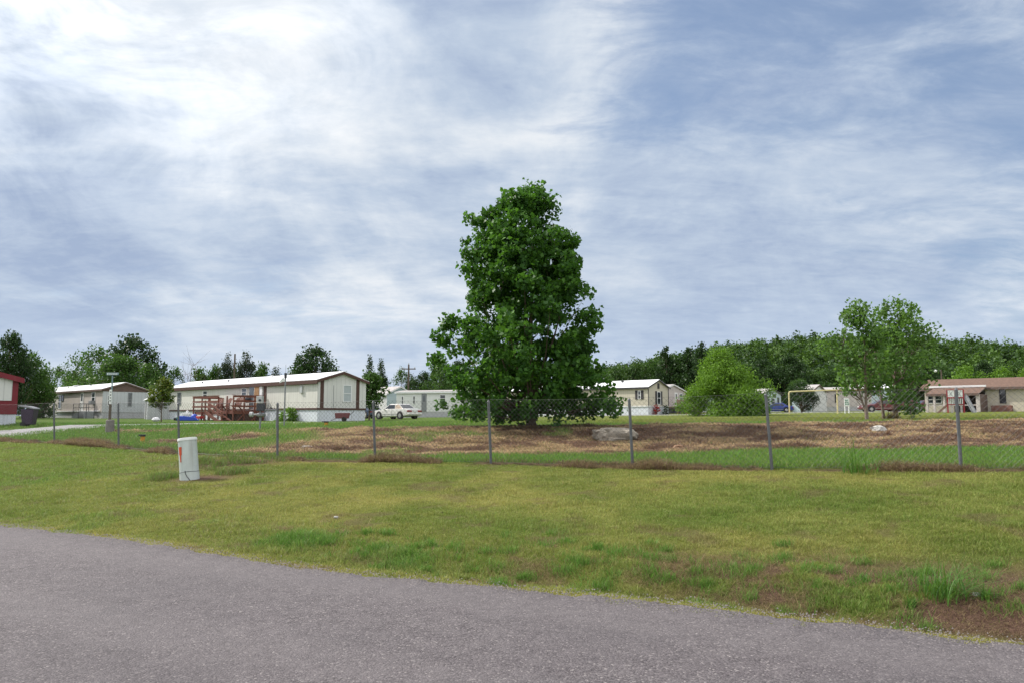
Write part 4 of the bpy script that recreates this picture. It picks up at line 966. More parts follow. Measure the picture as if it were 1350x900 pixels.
# white gable shed-like trailer in goal
T8, r8 = trailer('mobile_home', 'white gabled trailer with dark roof edge seen through the football goal', 1070.5, 100, 5.3, 2.6, .1, 2.75, 3.65, 'siding_blue', 'siding_white', 'roof_grey', 'gable_brown', 'skirt_white', fascia=.16, band=False)
win_px(T8, 'end', 1088.7, 1090.6, 521, 528, 'dark', pl_=-.012)
T9, r9 = trailer('mobile_home', 'long pinkish grey trailer with tan roof edge behind the white notice board', 1150, 106, 4.3, 6.3, .6, 3.0, 3.35, 'siding_pink', 'siding_pink', 'roof_grey', 'goal_rust', 'skirt_grey', rot=math.atan2(.97, .22), fascia=.16, band=False)
win_px(T9, 'side', 1100.3, 1104, 519, 530, 'black')
T10, r10 = trailer('mobile_home', 'pale blue-white trailer half hidden behind the young cottonwood pair', 1186, 112, 4.3, 6.0, .6, 3.3, 3.9, 'siding_blue', 'siding_blue', 'roof_metal', 'frame_white', 'skirt_white', rot=math.atan2(.97, .22), fascia=.14, band=False)
win_px(T10, 'side', 1160, 1165, 518, 527, 'dark')
T11, r11 = trailer('mobile_home', 'far pale trailer seen low between trunk and tan trailer under the big cottonwood', 806, 96, 4.3, 12, .6, 2.7, 3.1, 'siding_white', 'siding_white', 'roof_metal', 'frame_white', 'skirt_white', rot=math.atan2(.95, .31), fascia=.14, band=False)
win_px(T11, 'side', 786, 790, 520, 529, 'dark'); win_px(T11, 'side', 760, 764, 520, 529, 'dark')

# garden sheds beside T0
def shed(label, px, Y, Wd, L, he, hr, wall, roofm, rot, zc=0.0):
    x = X_at(px, Y); r = empty('garden_shed', (x, Y, Hs(x, Y)), rot, label, 'shed')
    q = MB(); q.prism([(0, 0, -.4), (Wd, 0, -.4), (Wd, 0, he), (Wd / 2, 0, hr), (0, 0, he)], (0, L, 0)); q.build('wall', wall, r)
    q = MB(); sl = (hr - he) / (Wd / 2)
    for xa, xb, za, zb in ((-.15, Wd / 2, he - .15 * sl, hr), (Wd / 2, Wd + .15, hr, he - .15 * sl)):
        q.prism([(xa, -.12, za + .02), (xb, -.12, zb + .02), (xb, -.12, zb + .08), (xa, -.12, za + .08)], (0, L + .24, 0))
    q.build('roof', roofm, r)
    q = MB(); q.box(-.03, -.001, L * .3, L * .7, .05, 1.85); q.build('door', 'grey_metal', r); return r
shed('grey garden shed with a light pitched roof behind the small round-headed tree', 194, 72, 3.6, 3.0, 1.9, 2.75, 'siding_grey', 'roof_metal', math.atan2(.5, .86))
shed('taller grey outbuilding whose pale roof shows above the grey garden shed', 188, 92, 4.6, 4.0, 2.7, 3.75, 'siding_white', 'roof_metal', math.atan2(.5, .86))

# ------------------------------------------------------------------ brown-roofed house on the right
hx = X_at(1420, 70); hz0 = Hs(X_at(1320, 74), 74) - .05
HR = empty('house', (hx, 70, hz0), ROT, 'beige single-storey house with rusty brown roof and front porch at the right edge', 'house')
HW, HL = 6.5, 12.6
ze = plane_hit(HR, 0, 0, 1330, 509.5).z; zr = ze + .95
q = MB(); q.prism([(0, 0, -.8), (HW, 0, -.8), (HW, 0, ze), (HW / 2, 0, zr - .03), (0, 0, ze)], (0, HL, 0)); q.build('wall', 'siding_house', HR)
q = MB(); sl = (zr - ze) / (HW / 2)
for xa, xb, za, zb in ((-.4, HW / 2, ze - .4 * sl, zr), (HW / 2, HW + .4, zr, ze - .4 * sl)):
    q.prism([(xa, -.4, za + .02), (xb, -.4, zb + .02), (xb, -.4, zb + .12), (xa, -.4, za + .12)], (0, HL + .8, 0))
q.build('roof', 'roof_shingle', HR)
q = MB(); q.box(-.44, -.41, -.4, HL + .4, ze - .4 * sl - .10, ze - .4 * sl + .11); q.build('fascia', 'gable_brown', HR)
win_px(HR, 'side', 1317, 1327, 512.5, 531, 'black')
y0p = plane_hit(HR, 0, 0, 1302, 530).y; y1p = plane_hit(HR, 0, -3.6, 1221, 530).y; ztp = plane_hit(HR, 0, 0, 1300, 508.5).z; zep = plane_hit(HR, 0, -3.6, 1290, 518.5).z
q = MB(); q.prism([(-3.6, y0p, zep), (-.45, y0p, ztp - .16), (-.45, y0p, ztp - .08), (-3.6, y0p, zep + .08)], (0, y1p - y0p, 0)); q.build('porch_roof', 'roof_shingle', HR)
q = MB(); q.box(-.62, -.455, y0p - .05, y1p + .4, ztp - .07, ztp + .12); q.build('flashing', 'frame_white', HR)
q = MB(); q.box(-3.64, -3.601, y0p, y1p, zep - .14, zep + .07); q.build('porch_beam', 'gable_brown', HR)
for px_ in (1289.5, 1245, 1232, 1222.5):
    yy_ = plane_hit(HR, 0, -3.4, px_, 530).y; w_ = .16 if px_ > 1280 else .10
    MB().box(-3.5, -3.5 + 2 * w_, yy_ - w_, yy_ + w_, -.6, zep - .02).build('post', 'siding_pink', HR, bevel=.01)
q = MB(); q.box(-3.4, -3.34, y0p + .3, y1p - .1, .62, .72); q.build('porch_rail', 'siding_pink', HR)
q = MB(); q.box(-.09, -.002, y0p + .15, y0p + 2.9, -.3, ztp - .4); q.build('porch_shade_panel', 'porch_dark', HR)  # dark panel stands in for the shade inside the porch
window(HR, 'side', y0p + 4.0, y0p + 5.4, .9, 1.7, 'dark', 0.0)
q = MB(); q.box(-3.3, -.10, y0p - .02, y0p + .04, -.3, zep); q.build('side_screen', 'gable_brown', HR)
v = to_world(HR, (-.9, plane_hit(HR, 0, -.9, 1320.5, 530).y, 0)); PL = empty('brick_planter', v, ROT, 'low brick planter under the dark window of the beige house', 'planter')
q = MB(); q.box(-.35, .35, -.85, .85, -.3, .62); q.build('box', 'brick', PL, bevel=.02); q = MB(); q.box(-.26, .26, -.75, .75, .55, .65); q.build('soil', 'gable_brown', PL)
v = to_world(HR, (-2.2, y0p + 2.6, 0)); BP = empty('bench', v, ROT + PI / 2, 'pale bench standing in the shade of the brown porch roof', 'bench')
q = MB(); q.box(-.9, .9, -.2, .2, .62, .68); q.build('seat', 'siding_pink', BP)
for x_ in (-.7, .7): q = MB(); q.box(x_ - .04, x_ + .04, -.18, .18, -.1, .62); q.build('leg', 'porch_dark', BP)

# ------------------------------------------------------------------ red deck at T1
dk_o = to_world(T1, (-2.6, 7.5, 0)); dk_o.z = T1.location.z - .05
DK = empty('wooden_deck', dk_o, ROT, 'reddish wooden deck with rails and side stairs along the cream trailer', 'deck')
FL = .88; TOPR = 2.02
def platform(y0, y1, x0, x1, fl):
    q = MB(); n = max(2, int((x1 - x0) / .15))
    for k in range(n): xa = x0 + (x1 - x0) * k / n; q.box(xa, xa + (x1 - x0) / n - .012, y0, y1, fl - .04, fl)
    q.box(x0 - .04, x0 - .001, y0, y1, fl - .26, fl - .002); q.box(x0, x1, y0 - .04, y0 - .001, fl - .26, fl - .002); q.box(x0, x1, y1 + .001, y1 + .04, fl - .26, fl - .002)
    q.build('floor', 'deck_red', DK)
platform(0.05, 2.3, .0, 2.5, FL); platform(2.42, 6.6, .0, 2.5, FL - .05)
def dpost(x_, y_, top=TOPR): MB().box(x_ - .045, x_ + .045, y_ - .045, y_ + .045, -.4, top).build('post', 'deck_red', DK)
for x_ in (-.09, .8, 1.7, 2.45): dpost(x_, -.09)
for y_ in (2.36, 3.8, 5.2, 6.69): dpost(-.09, y_)
for x_ in (1.2, 2.45): dpost(x_, 6.69)
dpost(-.09, .95)
for zz_ in (TOPR - .04, 1.62, 1.22):
    MB().box(-.17, -.136, 2.3, 6.75, zz_ - .07, zz_ + .07).build('rail', 'deck_red', DK)
    MB().box(-.14, 2.5, -.17, -.136, zz_ - .07, zz_ + .07).build('rail', 'deck_red', DK)
    MB().box(-.05, 2.4, 6.74, 6.77, zz_ - .07, zz_ + .07).build('rail', 'deck_red', DK)
MB().box(-.2, -.02, 2.3, 6.8, TOPR + .045, TOPR + .08).build('cap_rail', 'deck_red', DK); MB().box(-.2, 2.5, -.2, -.02, TOPR + .045, TOPR + .08).build('cap_rail', 'deck_red', DK)
q = MB()
for k in range(5): q.box(-1.1, -.2, 2.3 - .5 * k - .5, 2.3 - .5 * k, FL - .18 * (k + 1) - .04, FL - .18 * (k + 1))
q.build('stair_treads', 'deck_red', DK)
for x_ in (-1.15, -.2): MB().bar((x_, 2.45, FL - .1), (x_, -.4, -.15), .05, .26).build('stringer', 'deck_red', DK)
for zz_ in (.75, .40): MB().bar((-1.15, 2.4, FL + zz_), (-1.15, -.4, zz_ - .02), .05, .12).build('stair_rail', 'deck_red', DK)
for y_, t_ in ((2.4, FL + .78), (-.35, .78)): MB().bar((-1.15, y_, -.2), (-1.15, y_, t_), .09).build('stair_post', 'deck_red', DK)
for x_ in (.4, 1.6): MB().bar((x_ - .4, -.06, -.2), (x_ + .5, -.06, FL - .2), .12, .05).build('brace', 'deck_red', DK)
for y_ in (3.0, 4.6): MB().bar((.1, y_ - .2, -.3), (.1, y_ + .9, FL - .2), .05, .12).build('brace', 'deck_red', DK)
MB().box(.3, .35, .2, 2.3, -.3, FL - .28).build('under_shade_board', 'trim_brown', DK)  # dark boards stand in for the shade below the deck
MB().box(.3, 2.3, .12, .16, -.3, FL - .28).build('under_shade_board', 'trim_brown', DK)
def chair(label, lx, ly, rz, mt='deck_red'):
    v = to_world(DK, (lx, ly, FL)); c = empty('garden_chair', v, ROT + rz, label, 'chair', 'chairs on the red deck')
    q = MB(); [q.box(-.28, .28, -.3 + .12 * k, -.19 + .12 * k, .40 - .02 * k, .43 - .02 * k) for k in range(5)]; q.build('seat', mt, c)
    q = MB(); [q.bar((-.26 + .13 * k, .28, .32), (-.30 + .15 * k, .62, 1.08 - .03 * abs(k - 2)), .11, .025, (0, 1, 0)) for k in range(5)]; q.build('backrest', mt, c)
    for s in (-1, 1):
        q = MB(); q.box(s * .32 - .06, s * .32 + .06, -.36, .36, .60, .63); q.build('armrest', mt, c)
        q = MB(); q.box(s * .31 - .03, s * .31 + .03, -.33, -.26, 0, .60); q.build('leg', mt, c); q = MB(); q.bar((s * .31, .05, .38), (s * .31, .55, 0), .04, .09); q.build('leg', mt, c)
    return c
chair('slatted red wood chair in the gap left of the deck stairs', .85, 1.5, -1.2)
chair('slatted red wood chair on the far left end of the deck', 1.2, 5.6, -1.4)
chair('slatted red wood chair behind the left deck rails, second from the far end', 1.2, 4.1, -1.6)
v = to_world(DK, (1.5, .7, FL)); GRL = empty('barbecue_grill', v, ROT, 'black barbecue grill on the right half of the red deck', 'grill')
q = MB(); q.lathe([(.05, .62), (.24, .68), (.3, .85), (.3, .9)], 14); q.build('bowl', 'dark_metal', GRL, smooth=True)
q = MB(); q.lathe([(.31, .9), (.29, 1.02), (.18, 1.12), (.03, 1.15)], 14); q.build('lid', 'dark_metal', GRL, smooth=True)
for k in range(3): q = MB(); a = k * 2.09; q.bar((.15 * math.cos(a), .15 * math.sin(a), .68), (.32 * math.cos(a), .32 * math.sin(a), 0), .03); q.build('leg', 'grey_metal', GRL)
# deck of T5
v = to_world(T5, (1.0, -2.0, 0)); v.z = T5.location.z
D2 = empty('wooden_deck', v, ROT, 'small weathered deck with baluster rail right of the tan trailer gable', 'deck')
q = MB(); q.box(0, 4.6, 0, 1.9, .85, .95); q.build('floor', 'deck_weathered', D2)
q = MB(); q.box(0, 4.6, .02, .08, 1.75, 1.83); [q.box(.1 + .16 * k, .16 + .16 * k, .03, .07, .95, 1.75) for k in range(28)]; q.build('railing', 'deck_weathered', D2)
for x_ in (.05, 2.3, 4.5): q = MB(); q.box(x_ - .06, x_ + .06, -.002, .12, -.4, 1.95); q.build('post', 'deck_weathered', D2)
q = MB(); q.box(.12, 4.4, .2, .25, -.3, .84); q.build('lattice', 'porch_dark', D2)
v = to_world(D2, (2.6, -.6, 0)); v.z = Hs(v.x, v.y)
make_tree('shrub', 'low rounded shrub at the foot of the small weathered deck', v, .95, [(.05, .4), (.5, .5), (1, .2)], [(.05, .4), (.5, .5), (1, .2)], 'leaf_mid', 26, 20, .12, .12, .02, cat='shrub', seed=71)
# weeds against T1 skirt
v = to_world(T1, (-.5, 3.0, 0)); v.z = Hs(v.x, v.y)
make_tree('weed_clump', 'bright green weeds against the white skirting of the cream trailer', v, 1.0, [(.02, .9), (.4, .9), (.8, .5), (1, .2)], [(.02, .7), (.4, .6), (.8, .3), (1, .1)], 'leaf_light', 44, 22, .12, .14, .015, cat='weeds', seed=72, depth=.5)

# ------------------------------------------------------------------ cars
def car(label, pos, rz, L, Wd, Hh, paintm, kind='sedan', group='parked cars', vinyl=None, name='parked_car'):
    """x forward, centred; built around real side profile"""
    c = empty(name, pos, rz, label, 'car' if kind != 'pickup' else 'pickup truck', group)
    hw = Wd / 2; k = L / 4.9; hs_ = Hh / 1.38
    # lower body stations: x, z bottom, z belt, half width
    st_ = [(-2.45, .50, .72, .74), (-2.38, .32, .90, .84), (-2.0, .26, .95, .89), (-1.2, .22, .95, .905), (0, .20, .93, .91), (.8, .22, .90, .905), (1.5, .24, .86, .90), (2.1, .26, .80, .87), (2.38, .32, .74, .80), (2.45, .42, .64, .70)]
    if kind == 'pickup': st_ = [(x, a, b_ + .08, w) for x, a, b_, w in st_]
    V, Fc = [], []
    for (x, a, b_, w) in st_:
        w *= hw / .91; a *= hs_; b_ *= hs_; m_ = a + (b_ - a) * .55
        ring = [(-w * .88, a), (-w * .99, a + .12 * (b_ - a)), (-w, m_), (-w * .955, b_ - .03), (-w * .86, b_), (0, b_ + .025), (w * .86, b_), (w * .955, b_ - .03), (w, m_), (w * .99, a + .12 * (b_ - a)), (w * .88, a)]
        V += [(x * k, y, z) for y, z in ring]
    n = 11
    for i in range(len(st_) - 1):
        for j in range(n): a = i * n + j; b_ = i * n + (j + 1) % n; Fc.append((a, a + n, b_ + n, b_))
    Fc.append(tuple(range(n))); Fc.append(tuple(range((len(st_) - 1) * n, len(st_) * n))[::-1])
    body = MB().add(V, Fc).build('body', paintm, c, smooth=True)
    # cabin
    xr0, xr1, xf1, xf0 = (-1.75, -1.05, .25, 1.0) if kind == 'sedan' else (-.55, -.45, .45, 1.0)
    zb = .90 * hs_; zt = Hh; wb = hw * .87; wt = hw * .70
    prof = [(xr0 * k, zb, wb), (xr1 * k, zt - .03, wt), (xf1 * k, zt - .03, wt), (xf0 * k, zb, wb)]
    V = [(x, s * w, z) for x, z, w in prof for s in (-1, 1)] + [((xr1 + .15) * k, s * wt * .93, zt + .01) for s in (-1, 1)] + [((xf1 - .15) * k, s * wt * .93, zt + .01) for s in (-1, 1)]
    Fc = [(0, 1, 3, 2), (4, 5, 7, 6), (0, 2, 4, 6), (1, 7, 5, 3), (2, 3, 9, 8), (8, 9, 11, 10), (10, 11, 5, 4), (2, 8, 10, 4), (3, 5, 11, 9), (0, 6, 7, 1)]
    MB().add(V, Fc).build('cabin', paintm, c)
    def quad(name, P, mt, out):
        P = [Vector(p) for p in P]; nn = (P[1] - P[0]).cross(P[3] - P[0]).normalized(); 
        if nn.dot(Vector(out)) < 0: nn = -nn
        MB().prism([p + nn * .004 for p in P], nn * .014).build(name, mt, c)
    def lerp(a, b_, t_): return tuple(a[i] + (b_[i] - a[i]) * t_ for i in range(3))
    def face(A, B, C_, D_, m0, m1, n0, n1): # inset patch of bilinear face
        def P(u, v): return lerp(lerp(A, B, u), lerp(D_, C_, u), v)
        return [P(m0, n0), P(m1, n0), P(m1, n1), P(m0, n1)]
    rl = [(xr0 * k, -wb, zb), (xr0 * k, wb, zb), (xr1 * k, wt, zt - .03), (xr1 * k, -wt, zt - .03)]
    fr_ = [(xf0 * k, -wb, zb), (xf0 * k, wb, zb), (xf1 * k, wt, zt - .03), (xf1 * k, -wt, zt - .03)]
    quad('rear_window', face(*rl, .06, .94, .16, .93), 'pane_dark', (-1, 0, .4)); quad('windscreen', face(*fr_, .06, .94, .10, .93), 'pane_dark', (1, 0, .4))
    for s in (-1, 1):
        A, B, C_, D_ = (xr0 * k, s * wb, zb), (xf0 * k, s * wb, zb), (xf1 * k, s * wt, zt - .03), (xr1 * k, s * wt, zt - .03)
        if kind == 'sedan':
            quad('side_window', face(A, B, C_, D_, .42, .93, .12, .88), 'pane_dark', (0, s, .3)); quad('side_window', face(A, B, C_, D_, .20, .38, .12, .86) if not vinyl else face(A, B, C_, D_, .27, .38, .14, .84), vinyl or 'pane_dark', (0, s, .3))
            if vinyl: quad('vinyl_panel', face(A, B, C_, D_, .03, .26, .04, .97), vinyl, (0, s, .3))
        else: quad('side_window', face(A, B, C_, D_, .12, .9, .12, .9), 'pane_dark', (0, s, .3))
        # door line, sill trim, mirror
        MB().box(-.35 * k, -.335 * k, s * hw * 1.002 - .006, s * hw * 1.002 + .006, .3 * hs_, .86 * hs_).build('door_seam', 'dark_metal', c)
        MB().box(-1.05 * k, 1.1 * k, s * hw * .992 - .01, s * hw * .992 + .012, .42 * hs_, .46 * hs_).build('side_trim', 'hubcap', c)
        MB().box(.62 * k, .8 * k, s * (hw + .02) - .07, s * (hw + .02) + .07, .88 * hs_, 1.0 * hs_).build('mirror', paintm, c, bevel=.02)
        for x_ in (-1.45, 1.45):
            y_ = s * (hw - .09)
            MB().disc((x_ * k, s * (hw * .97), .33), (x_ * k, s * (hw * .995 + .012), .33), .40, 20).build('wheel_arch', 'tyre', c)
            w_ = MB(); w_.tube([(x_ * k, y_ - s * .12, .32), (x_ * k, y_ + s * .115, .32)], .32, 20); wo = w_.build('wheel', 'tyre', c, bevel=.02)
            MB().tube([(x_ * k, y_ + s * .10, .32), (x_ * k, y_ + s * .135, .32)], [.20, .17], 16).build('hubcap', 'hubcap', wo)
        MB().box(-2.475 * k, -2.30 * k, s * hw * .93 if s < 0 else hw * .40, -hw * .40 if s < 0 else hw * .93, .66 * hs_, .80 * hs_).build('tail_light', 'lamp_red', c, bevel=.012)
        MB().box(2.30 * k, 2.47 * k, s * hw * .80 if s < 0 else hw * .45, -hw * .45 if s < 0 else hw * .80, .56 * hs_, .68 * hs_).build('headlight', 'lamp_glass', c, bevel=.012)
    MB().box(-2.52 * k, -2.36 * k, -hw * .93, hw * .93, .40 * hs_, .55 * hs_).build('bumper', paintm, c, bevel=.03); MB().box(2.38 * k, 2.52 * k, -hw * .9, hw * .9, .36 * hs_, .52 * hs_).build('bumper', paintm, c, bevel=.03)
    MB().box(-2.478 * k, -2.44 * k, -.18, .18, .66 * hs_, .78 * hs_).build('number_plate', 'plate', c)
    if kind == 'pickup': MB().box(-2.3 * k, -.7 * k, -hw * .8, hw * .8, .96, 1.0).build('bed', 'dark_metal', c)
    return c
WC = gp(523, 70.5)
car('white two-door coupe with tan half-vinyl roof parked on the grass', WC, math.radians(140), 4.9, 1.82, 1.38, 'car_white', vinyl='vinyl_tan')
v = gp(1024, 103); car('small bright blue car parked in front of the blue-grey trailer', v, math.radians(160), 4.3, 1.7, 1.28, 'car_blue')
v = gp(1162, 88); car('maroon car parked behind the trunks of the young cottonwood pair', v, math.radians(175), 4.7, 1.8, 1.35, 'car_maroon')
v = gp(1193, 92); car('dark red car half hidden right of the young cottonwood pair', v, math.radians(185), 4.6, 1.8, 1.3, 'car_maroon')
v = gp(1220, 92); car('maroon car standing left of the brown porch', v, math.radians(178), 4.6, 1.8, 1.3, 'car_maroon')
v = gp(1196, 125); v.z += 1.5; 
pk = gp(1196, 118); car('dark teal pickup parked far back behind the small sapling', pk, math.radians(170), 5.2, 1.9, 1.75, 'car_dark', 'pickup', name='pickup_truck')
v = gp(489, 74); car('dark car whose nose shows at the skirting corner behind the white coupe', (X_at(487, 80), 80, Hs(X_at(487, 80), 80)), math.radians(120), 4.5, 1.75, 1.3, 'car_dark')

# ------------------------------------------------------------------ chain link fence
FE = empty('chain_link_fence', (POSTS[0][0], POSTS[0][1], POSTS[0][2]), 0, 'grey chain link fence on slightly leaning metal posts across the lawn', 'fence')
FE.location = (0, 0, 0)
tops_px = {71: (71, 532), 156: (156, 531.5), 236: (235, 531.6), 366: (366, 531.5), 495: (492, 529.5), 647.5: (644, 528.5), 834: (829.5, 526.5), 1017.5: (1009.5, 520), 1266: (1260.5, 513)}
tp = []
for (px_, Y_, z_), P_ in zip(_fp, POSTS):
    foot = Vector((P_[0], P_[1], Hs(P_[0], P_[1]) - .1))
    if px_ in tops_px: w = at(*tops_px[px_], P_[1]); top = Vector((w[0], w[1], w[2]))
    else: top = foot + Vector((0, 0, 1.53))
    tp.append((foot, top)); q = MB(); q.tube([foot, top], .030, 8); q.tube([top, top + Vector((0, 0, .03))], [.034, .012], 8); q.build('post', 'galv', FE, smooth=True)
mw = MB(); Dm = .105; rw = .0019
def wire(a, b_):
    mw.tube([a, b_], rw, 3, cap=False)
for i in range(len(tp) - 1):
    (f0, t0), (f1, t1) = tp[i], tp[i + 1]; Ls = (f1 - f0).length; hgt = 1.38; n = int(Ls / Dm)
    def pt(u, v): # u 0..1 along, v 0..1 up; sags between posts a little
        a = f0.lerp(t0, (.12 + v * (hgt + .02)) / (t0 - f0).length); b_ = f1.lerp(t1, (.12 + v * (hgt + .02)) / (t1 - f1).length); p = a.lerp(b_, u)
        p.y -= .034; p.z -= .03 * math.sin(PI * u) * v; p.y += .02 * math.sin(PI * 2 * u + i) * v; return p
    rows_ = hgt / Dm
    for k in range(-int(rows_), n + 1):
        for sgn in (1, -1):
            u0, v0, u1, v1 = k / n, 0, (k + rows_) / n, 1
            if u0 < 0: v0 = -k / rows_; u0 = 0
            if u1 > 1: v1 = (n - k) / rows_; u1 = 1
            if v1 <= v0: continue
            if sgn < 0: u0, u1 = 1 - u0, 1 - u1
            pts = [pt(u0 + (u1 - u0) * q, v0 + (v1 - v0) * q) for q in (0, .5, 1)]
            mw.tube(pts, rw, 3, cap=False)
    tw = MB(); 
mw.build('mesh_wire', 'wire', FE)
for v_ in (1.0, 0.0):
    q = MB(); pts = []
    for i in range(len(tp) - 1):
        (f0, t0), (f1, t1) = tp[i], tp[i + 1]
        for u in (0, .25, .5, .75):
            a = f0.lerp(t0, (.12 + v_ * 1.40) / (t0 - f0).length); b_ = f1.lerp(t1, (.12 + v_ * 1.40) / (t1 - f1).length); p = a.lerp(b_, u); p.y -= .04; p.z -= .03 * math.sin(PI * u) * v_; pts.append(p)
    q.tube(pts, .0018, 4); q.build('tension_wire', 'wire', FE)

# ------------------------------------------------------------------ pale pipe marker
bt = at(245.5, 577.5, BOL[1]); s_ = (bt[2] - BOL[2]); B0 = Vector(BOL); B0.z -= .05
PM = empty('pipe_marker', B0, 0, 'leaning pale green-white utility pipe with a red mark standing on the mound', 'utility marker')
rad = 11.8 * BOL[1] / 1000.0; tilt = Vector((X_at(245.5, BOL[1], 577) - BOL[0], .05, s_ + .05))
PM.rotation_euler = tilt.to_track_quat('Z', 'Y').to_euler(); Lp = tilt.length
q = MB(); q.lathe([(rad * 1.03, -.1), (rad * 1.03, Lp * .22), (rad, Lp * .225), (rad * .97, Lp - .03), (rad * .97, Lp - .005)], 32); q.build('pipe', 'pale_plastic', PM, smooth=True)
q = MB(); q.lathe([(rad * 1.02, Lp - .045), (rad * 1.03, Lp - .01), (rad * .98, Lp + .012), (rad * .3, Lp + .02)], 32); q.build('cap', 'cap_plastic', PM, smooth=True)
inv = PM.rotation_euler.to_matrix().inverted()
def curved_patch(a0, a1, z0, z1, r, name, mt, taper=1.0):
    n = 8; V = []; Fc = []
    for rr_ in (r * 1.004, r * 1.02):
        for z_, w in ((z0, taper), (z1, 1.0)):
            for k in range(n + 1):
                a = (a0 + a1) / 2 + (a1 - a0) * w * (k / n - .5); V.append((rr_ * math.cos(a), rr_ * math.sin(a), z_))
    m_ = n + 1
    for k in range(n): Fc += [(k, k + 1, m_ + k + 1, m_ + k), (2 * m_ + k, 3 * m_ + k, 3 * m_ + k + 1, 2 * m_ + k + 1), (k, 2 * m_ + k, 2 * m_ + k + 1, k + 1), (m_ + k, m_ + k + 1, 3 * m_ + k + 1, 3 * m_ + k)]
    return MB().add(V, Fc).build(name, mt, PM)
# find the local angle that faces the road, left of the middle
e_z = PM.rotation_euler.to_matrix()
vv = inv @ Vector((-.50, -.87, 0)); ang0 = math.atan2(vv.y, vv.x)
curved_patch(ang0 - .24, ang0 + .24, Lp * .62, Lp * .81, rad * .985, 'mark', 'mark_red', .8); curved_patch(ang0 - .08, ang0 + .12, Lp * .46, Lp * .62, rad * .995, 'mark', 'mark_red', .8)
q = MB(); q.tube([(1.035 * rad * math.cos(a), 1.035 * rad * math.sin(a), Lp * .225 + .004 * math.sin(3 * a)) for a in np.linspace(0, 2 * PI, 25)], .005, 5); q.build('strap', 'dark_metal', PM)
vv = inv @ Vector((.1, -1, 0)); a = math.atan2(vv.y, vv.x)
q = MB(); q.tube([(1.06 * rad * math.cos(a + d), 1.06 * rad * math.sin(a + d), Lp * zz_) for d, zz_ in ((-.1, .25), (-.06, .17), (.05, .12), (.2, .07), (.35, .0))], .007, 5); q.build('cable', 'dark_metal', PM)

# ------------------------------------------------------------------ signs, poles, meters
def px_z(py, Y): return z_at(py, Y)
b_ = G(144.5, 569.5); Ys = b_[1]; zs = b_[2]
SG = empty('street_sign', b_, 0, 'street name sign on a metal pole set in a concrete footing beside the lane', 'street sign')
w = 5.2 * Ys / 1000; q = MB(); q.lathe([(w * 1.05, -.2), (w * 1.03, .25), (w * .98, px_z(553.5, Ys) - zs), (w * .8, px_z(552.5, Ys) - zs)], 20); q.build('footing', 'concrete', SG, smooth=True)
ztop = px_z(494.5, Ys) - zs; zmid = px_z(532, Ys) - zs
q = MB(); q.tube([(0, 0, .2), (0, 0, ztop)], .030, 8); q.build('pole', 'sign_blue', SG, smooth=True)
q = MB(); q.box(-.05, .05, -.075, -.035, px_z(553, Ys) - zs, zmid); q.build('wooden_stake', 'pole_wood', SG)
wz = px_z(492.3, Ys) - zs; q = MB(); q.box(-.27, .27, -.02, .02, wz - .055, wz + .055); bl_ = q.build('name_plate', 'sign_blue', SG, bevel=.006)
q = MB(); xx = -.23
for k, wd in enumerate((.05, .03, .04, .05, .03, .045, .02, .05, .04)):
    q.box(xx, xx + wd * .8, -.026, -.0205, wz - .03 + (.008 if k % 3 else 0), wz + .03 - (.012 if k % 2 else 0)); xx += wd + .012
q.build('lettering', 'sign_white', bl_)
q = MB(); q.box(-.075, .035, -.05, -.032, zmid, px_z(513, Ys) - zs); pl2 = q.build('tall_plate', 'sign_white', SG)
q = MB(); [q.box(-.05 + .02 * (k % 2), .01, -.055, -.0505, zmid + .12 + .13 * k, zmid + .17 + .13 * k) for k in range(4)]; q.build('digits', 'dark_metal', pl2)
# electric and gas meters
b_ = G(342.5, 566); Ym = b_[1]; zm = b_[2]; kx = Ym / 1000
def mz(py): return px_z(py, Ym) - zm
def mx(px): return X_at(px, Ym) - b_[0]
MT = empty('utility_meters', b_, 0, 'grey electric meter box and pipework on a stand beyond the fence', 'utility meter')
q = MB(); q.tube([(0, 0, -.1), (0, 0, mz(528))], .035, 8); q.build('stand_pipe', 'grey_metal', MT, smooth=True)
q = MB(); q.box(mx(338.5), mx(346.5), -.12, .06, mz(531), mz(521.5)); bx_ = q.build('meter_box', 'meter_grey', MT, bevel=.01)
q = MB(); q.disc((mx(343.5), -.12, mz(527)), (mx(343.5), -.17, mz(527)), .045, 14); q.build('dial', 'dark_metal', bx_)
q = MB(); q.box(mx(338.5), mx(349), -.10, .06, mz(541), mz(531.2)); q.build('junction_box', 'dark_metal', MT, bevel=.02)
q = MB(); q.tube([(mx(342), 0, mz(540)), (mx(365), 0, mz(539.5)), (mx(365), 0, mz(564)), (mx(358), 0, mz(566))], .035, 8); q.tube([(mx(356.5), 0, mz(566)), (mx(360), 0, mz(566))], .055, 8); q.build('side_pipe', 'grey_metal', MT, smooth=True)
q = MB(); q.lathe([(.06, mz(549)), (.17, mz(547.5)), (.18, mz(545)), (.07, mz(543))], 14, (mx(344), .02, 0)); q.build('regulator', 'grey_metal', MT, smooth=True)
q = MB(); q.tube([(mx(330), -.05, mz(545.5)), (mx(334), -.05, mz(545.5))], .10, 12); q.tube([(mx(333), -.05, mz(545.5)), (mx(343), 0, mz(546))], .035, 8); q.build('valve', 'meter_grey', MT, smooth=True)
q = MB()
for k in range(9): a = (mx(346 + 2 * k), rng.uniform(-.05, .05), mz(538)); q.tube([a, (a[0] + rng.normal(0, .05), a[1], a[2] + rng.uniform(.03, .16))], .012, 5)
q.build('fittings', 'dark_metal', MT)
b_ = G(374.5, 562, 20); Yp = b_[1]; zp = b_[2]
AN = empty('whip_antenna', b_, 0, 'tall thin grey pole with small white bracket near its top, before the cream trailer', 'pole')
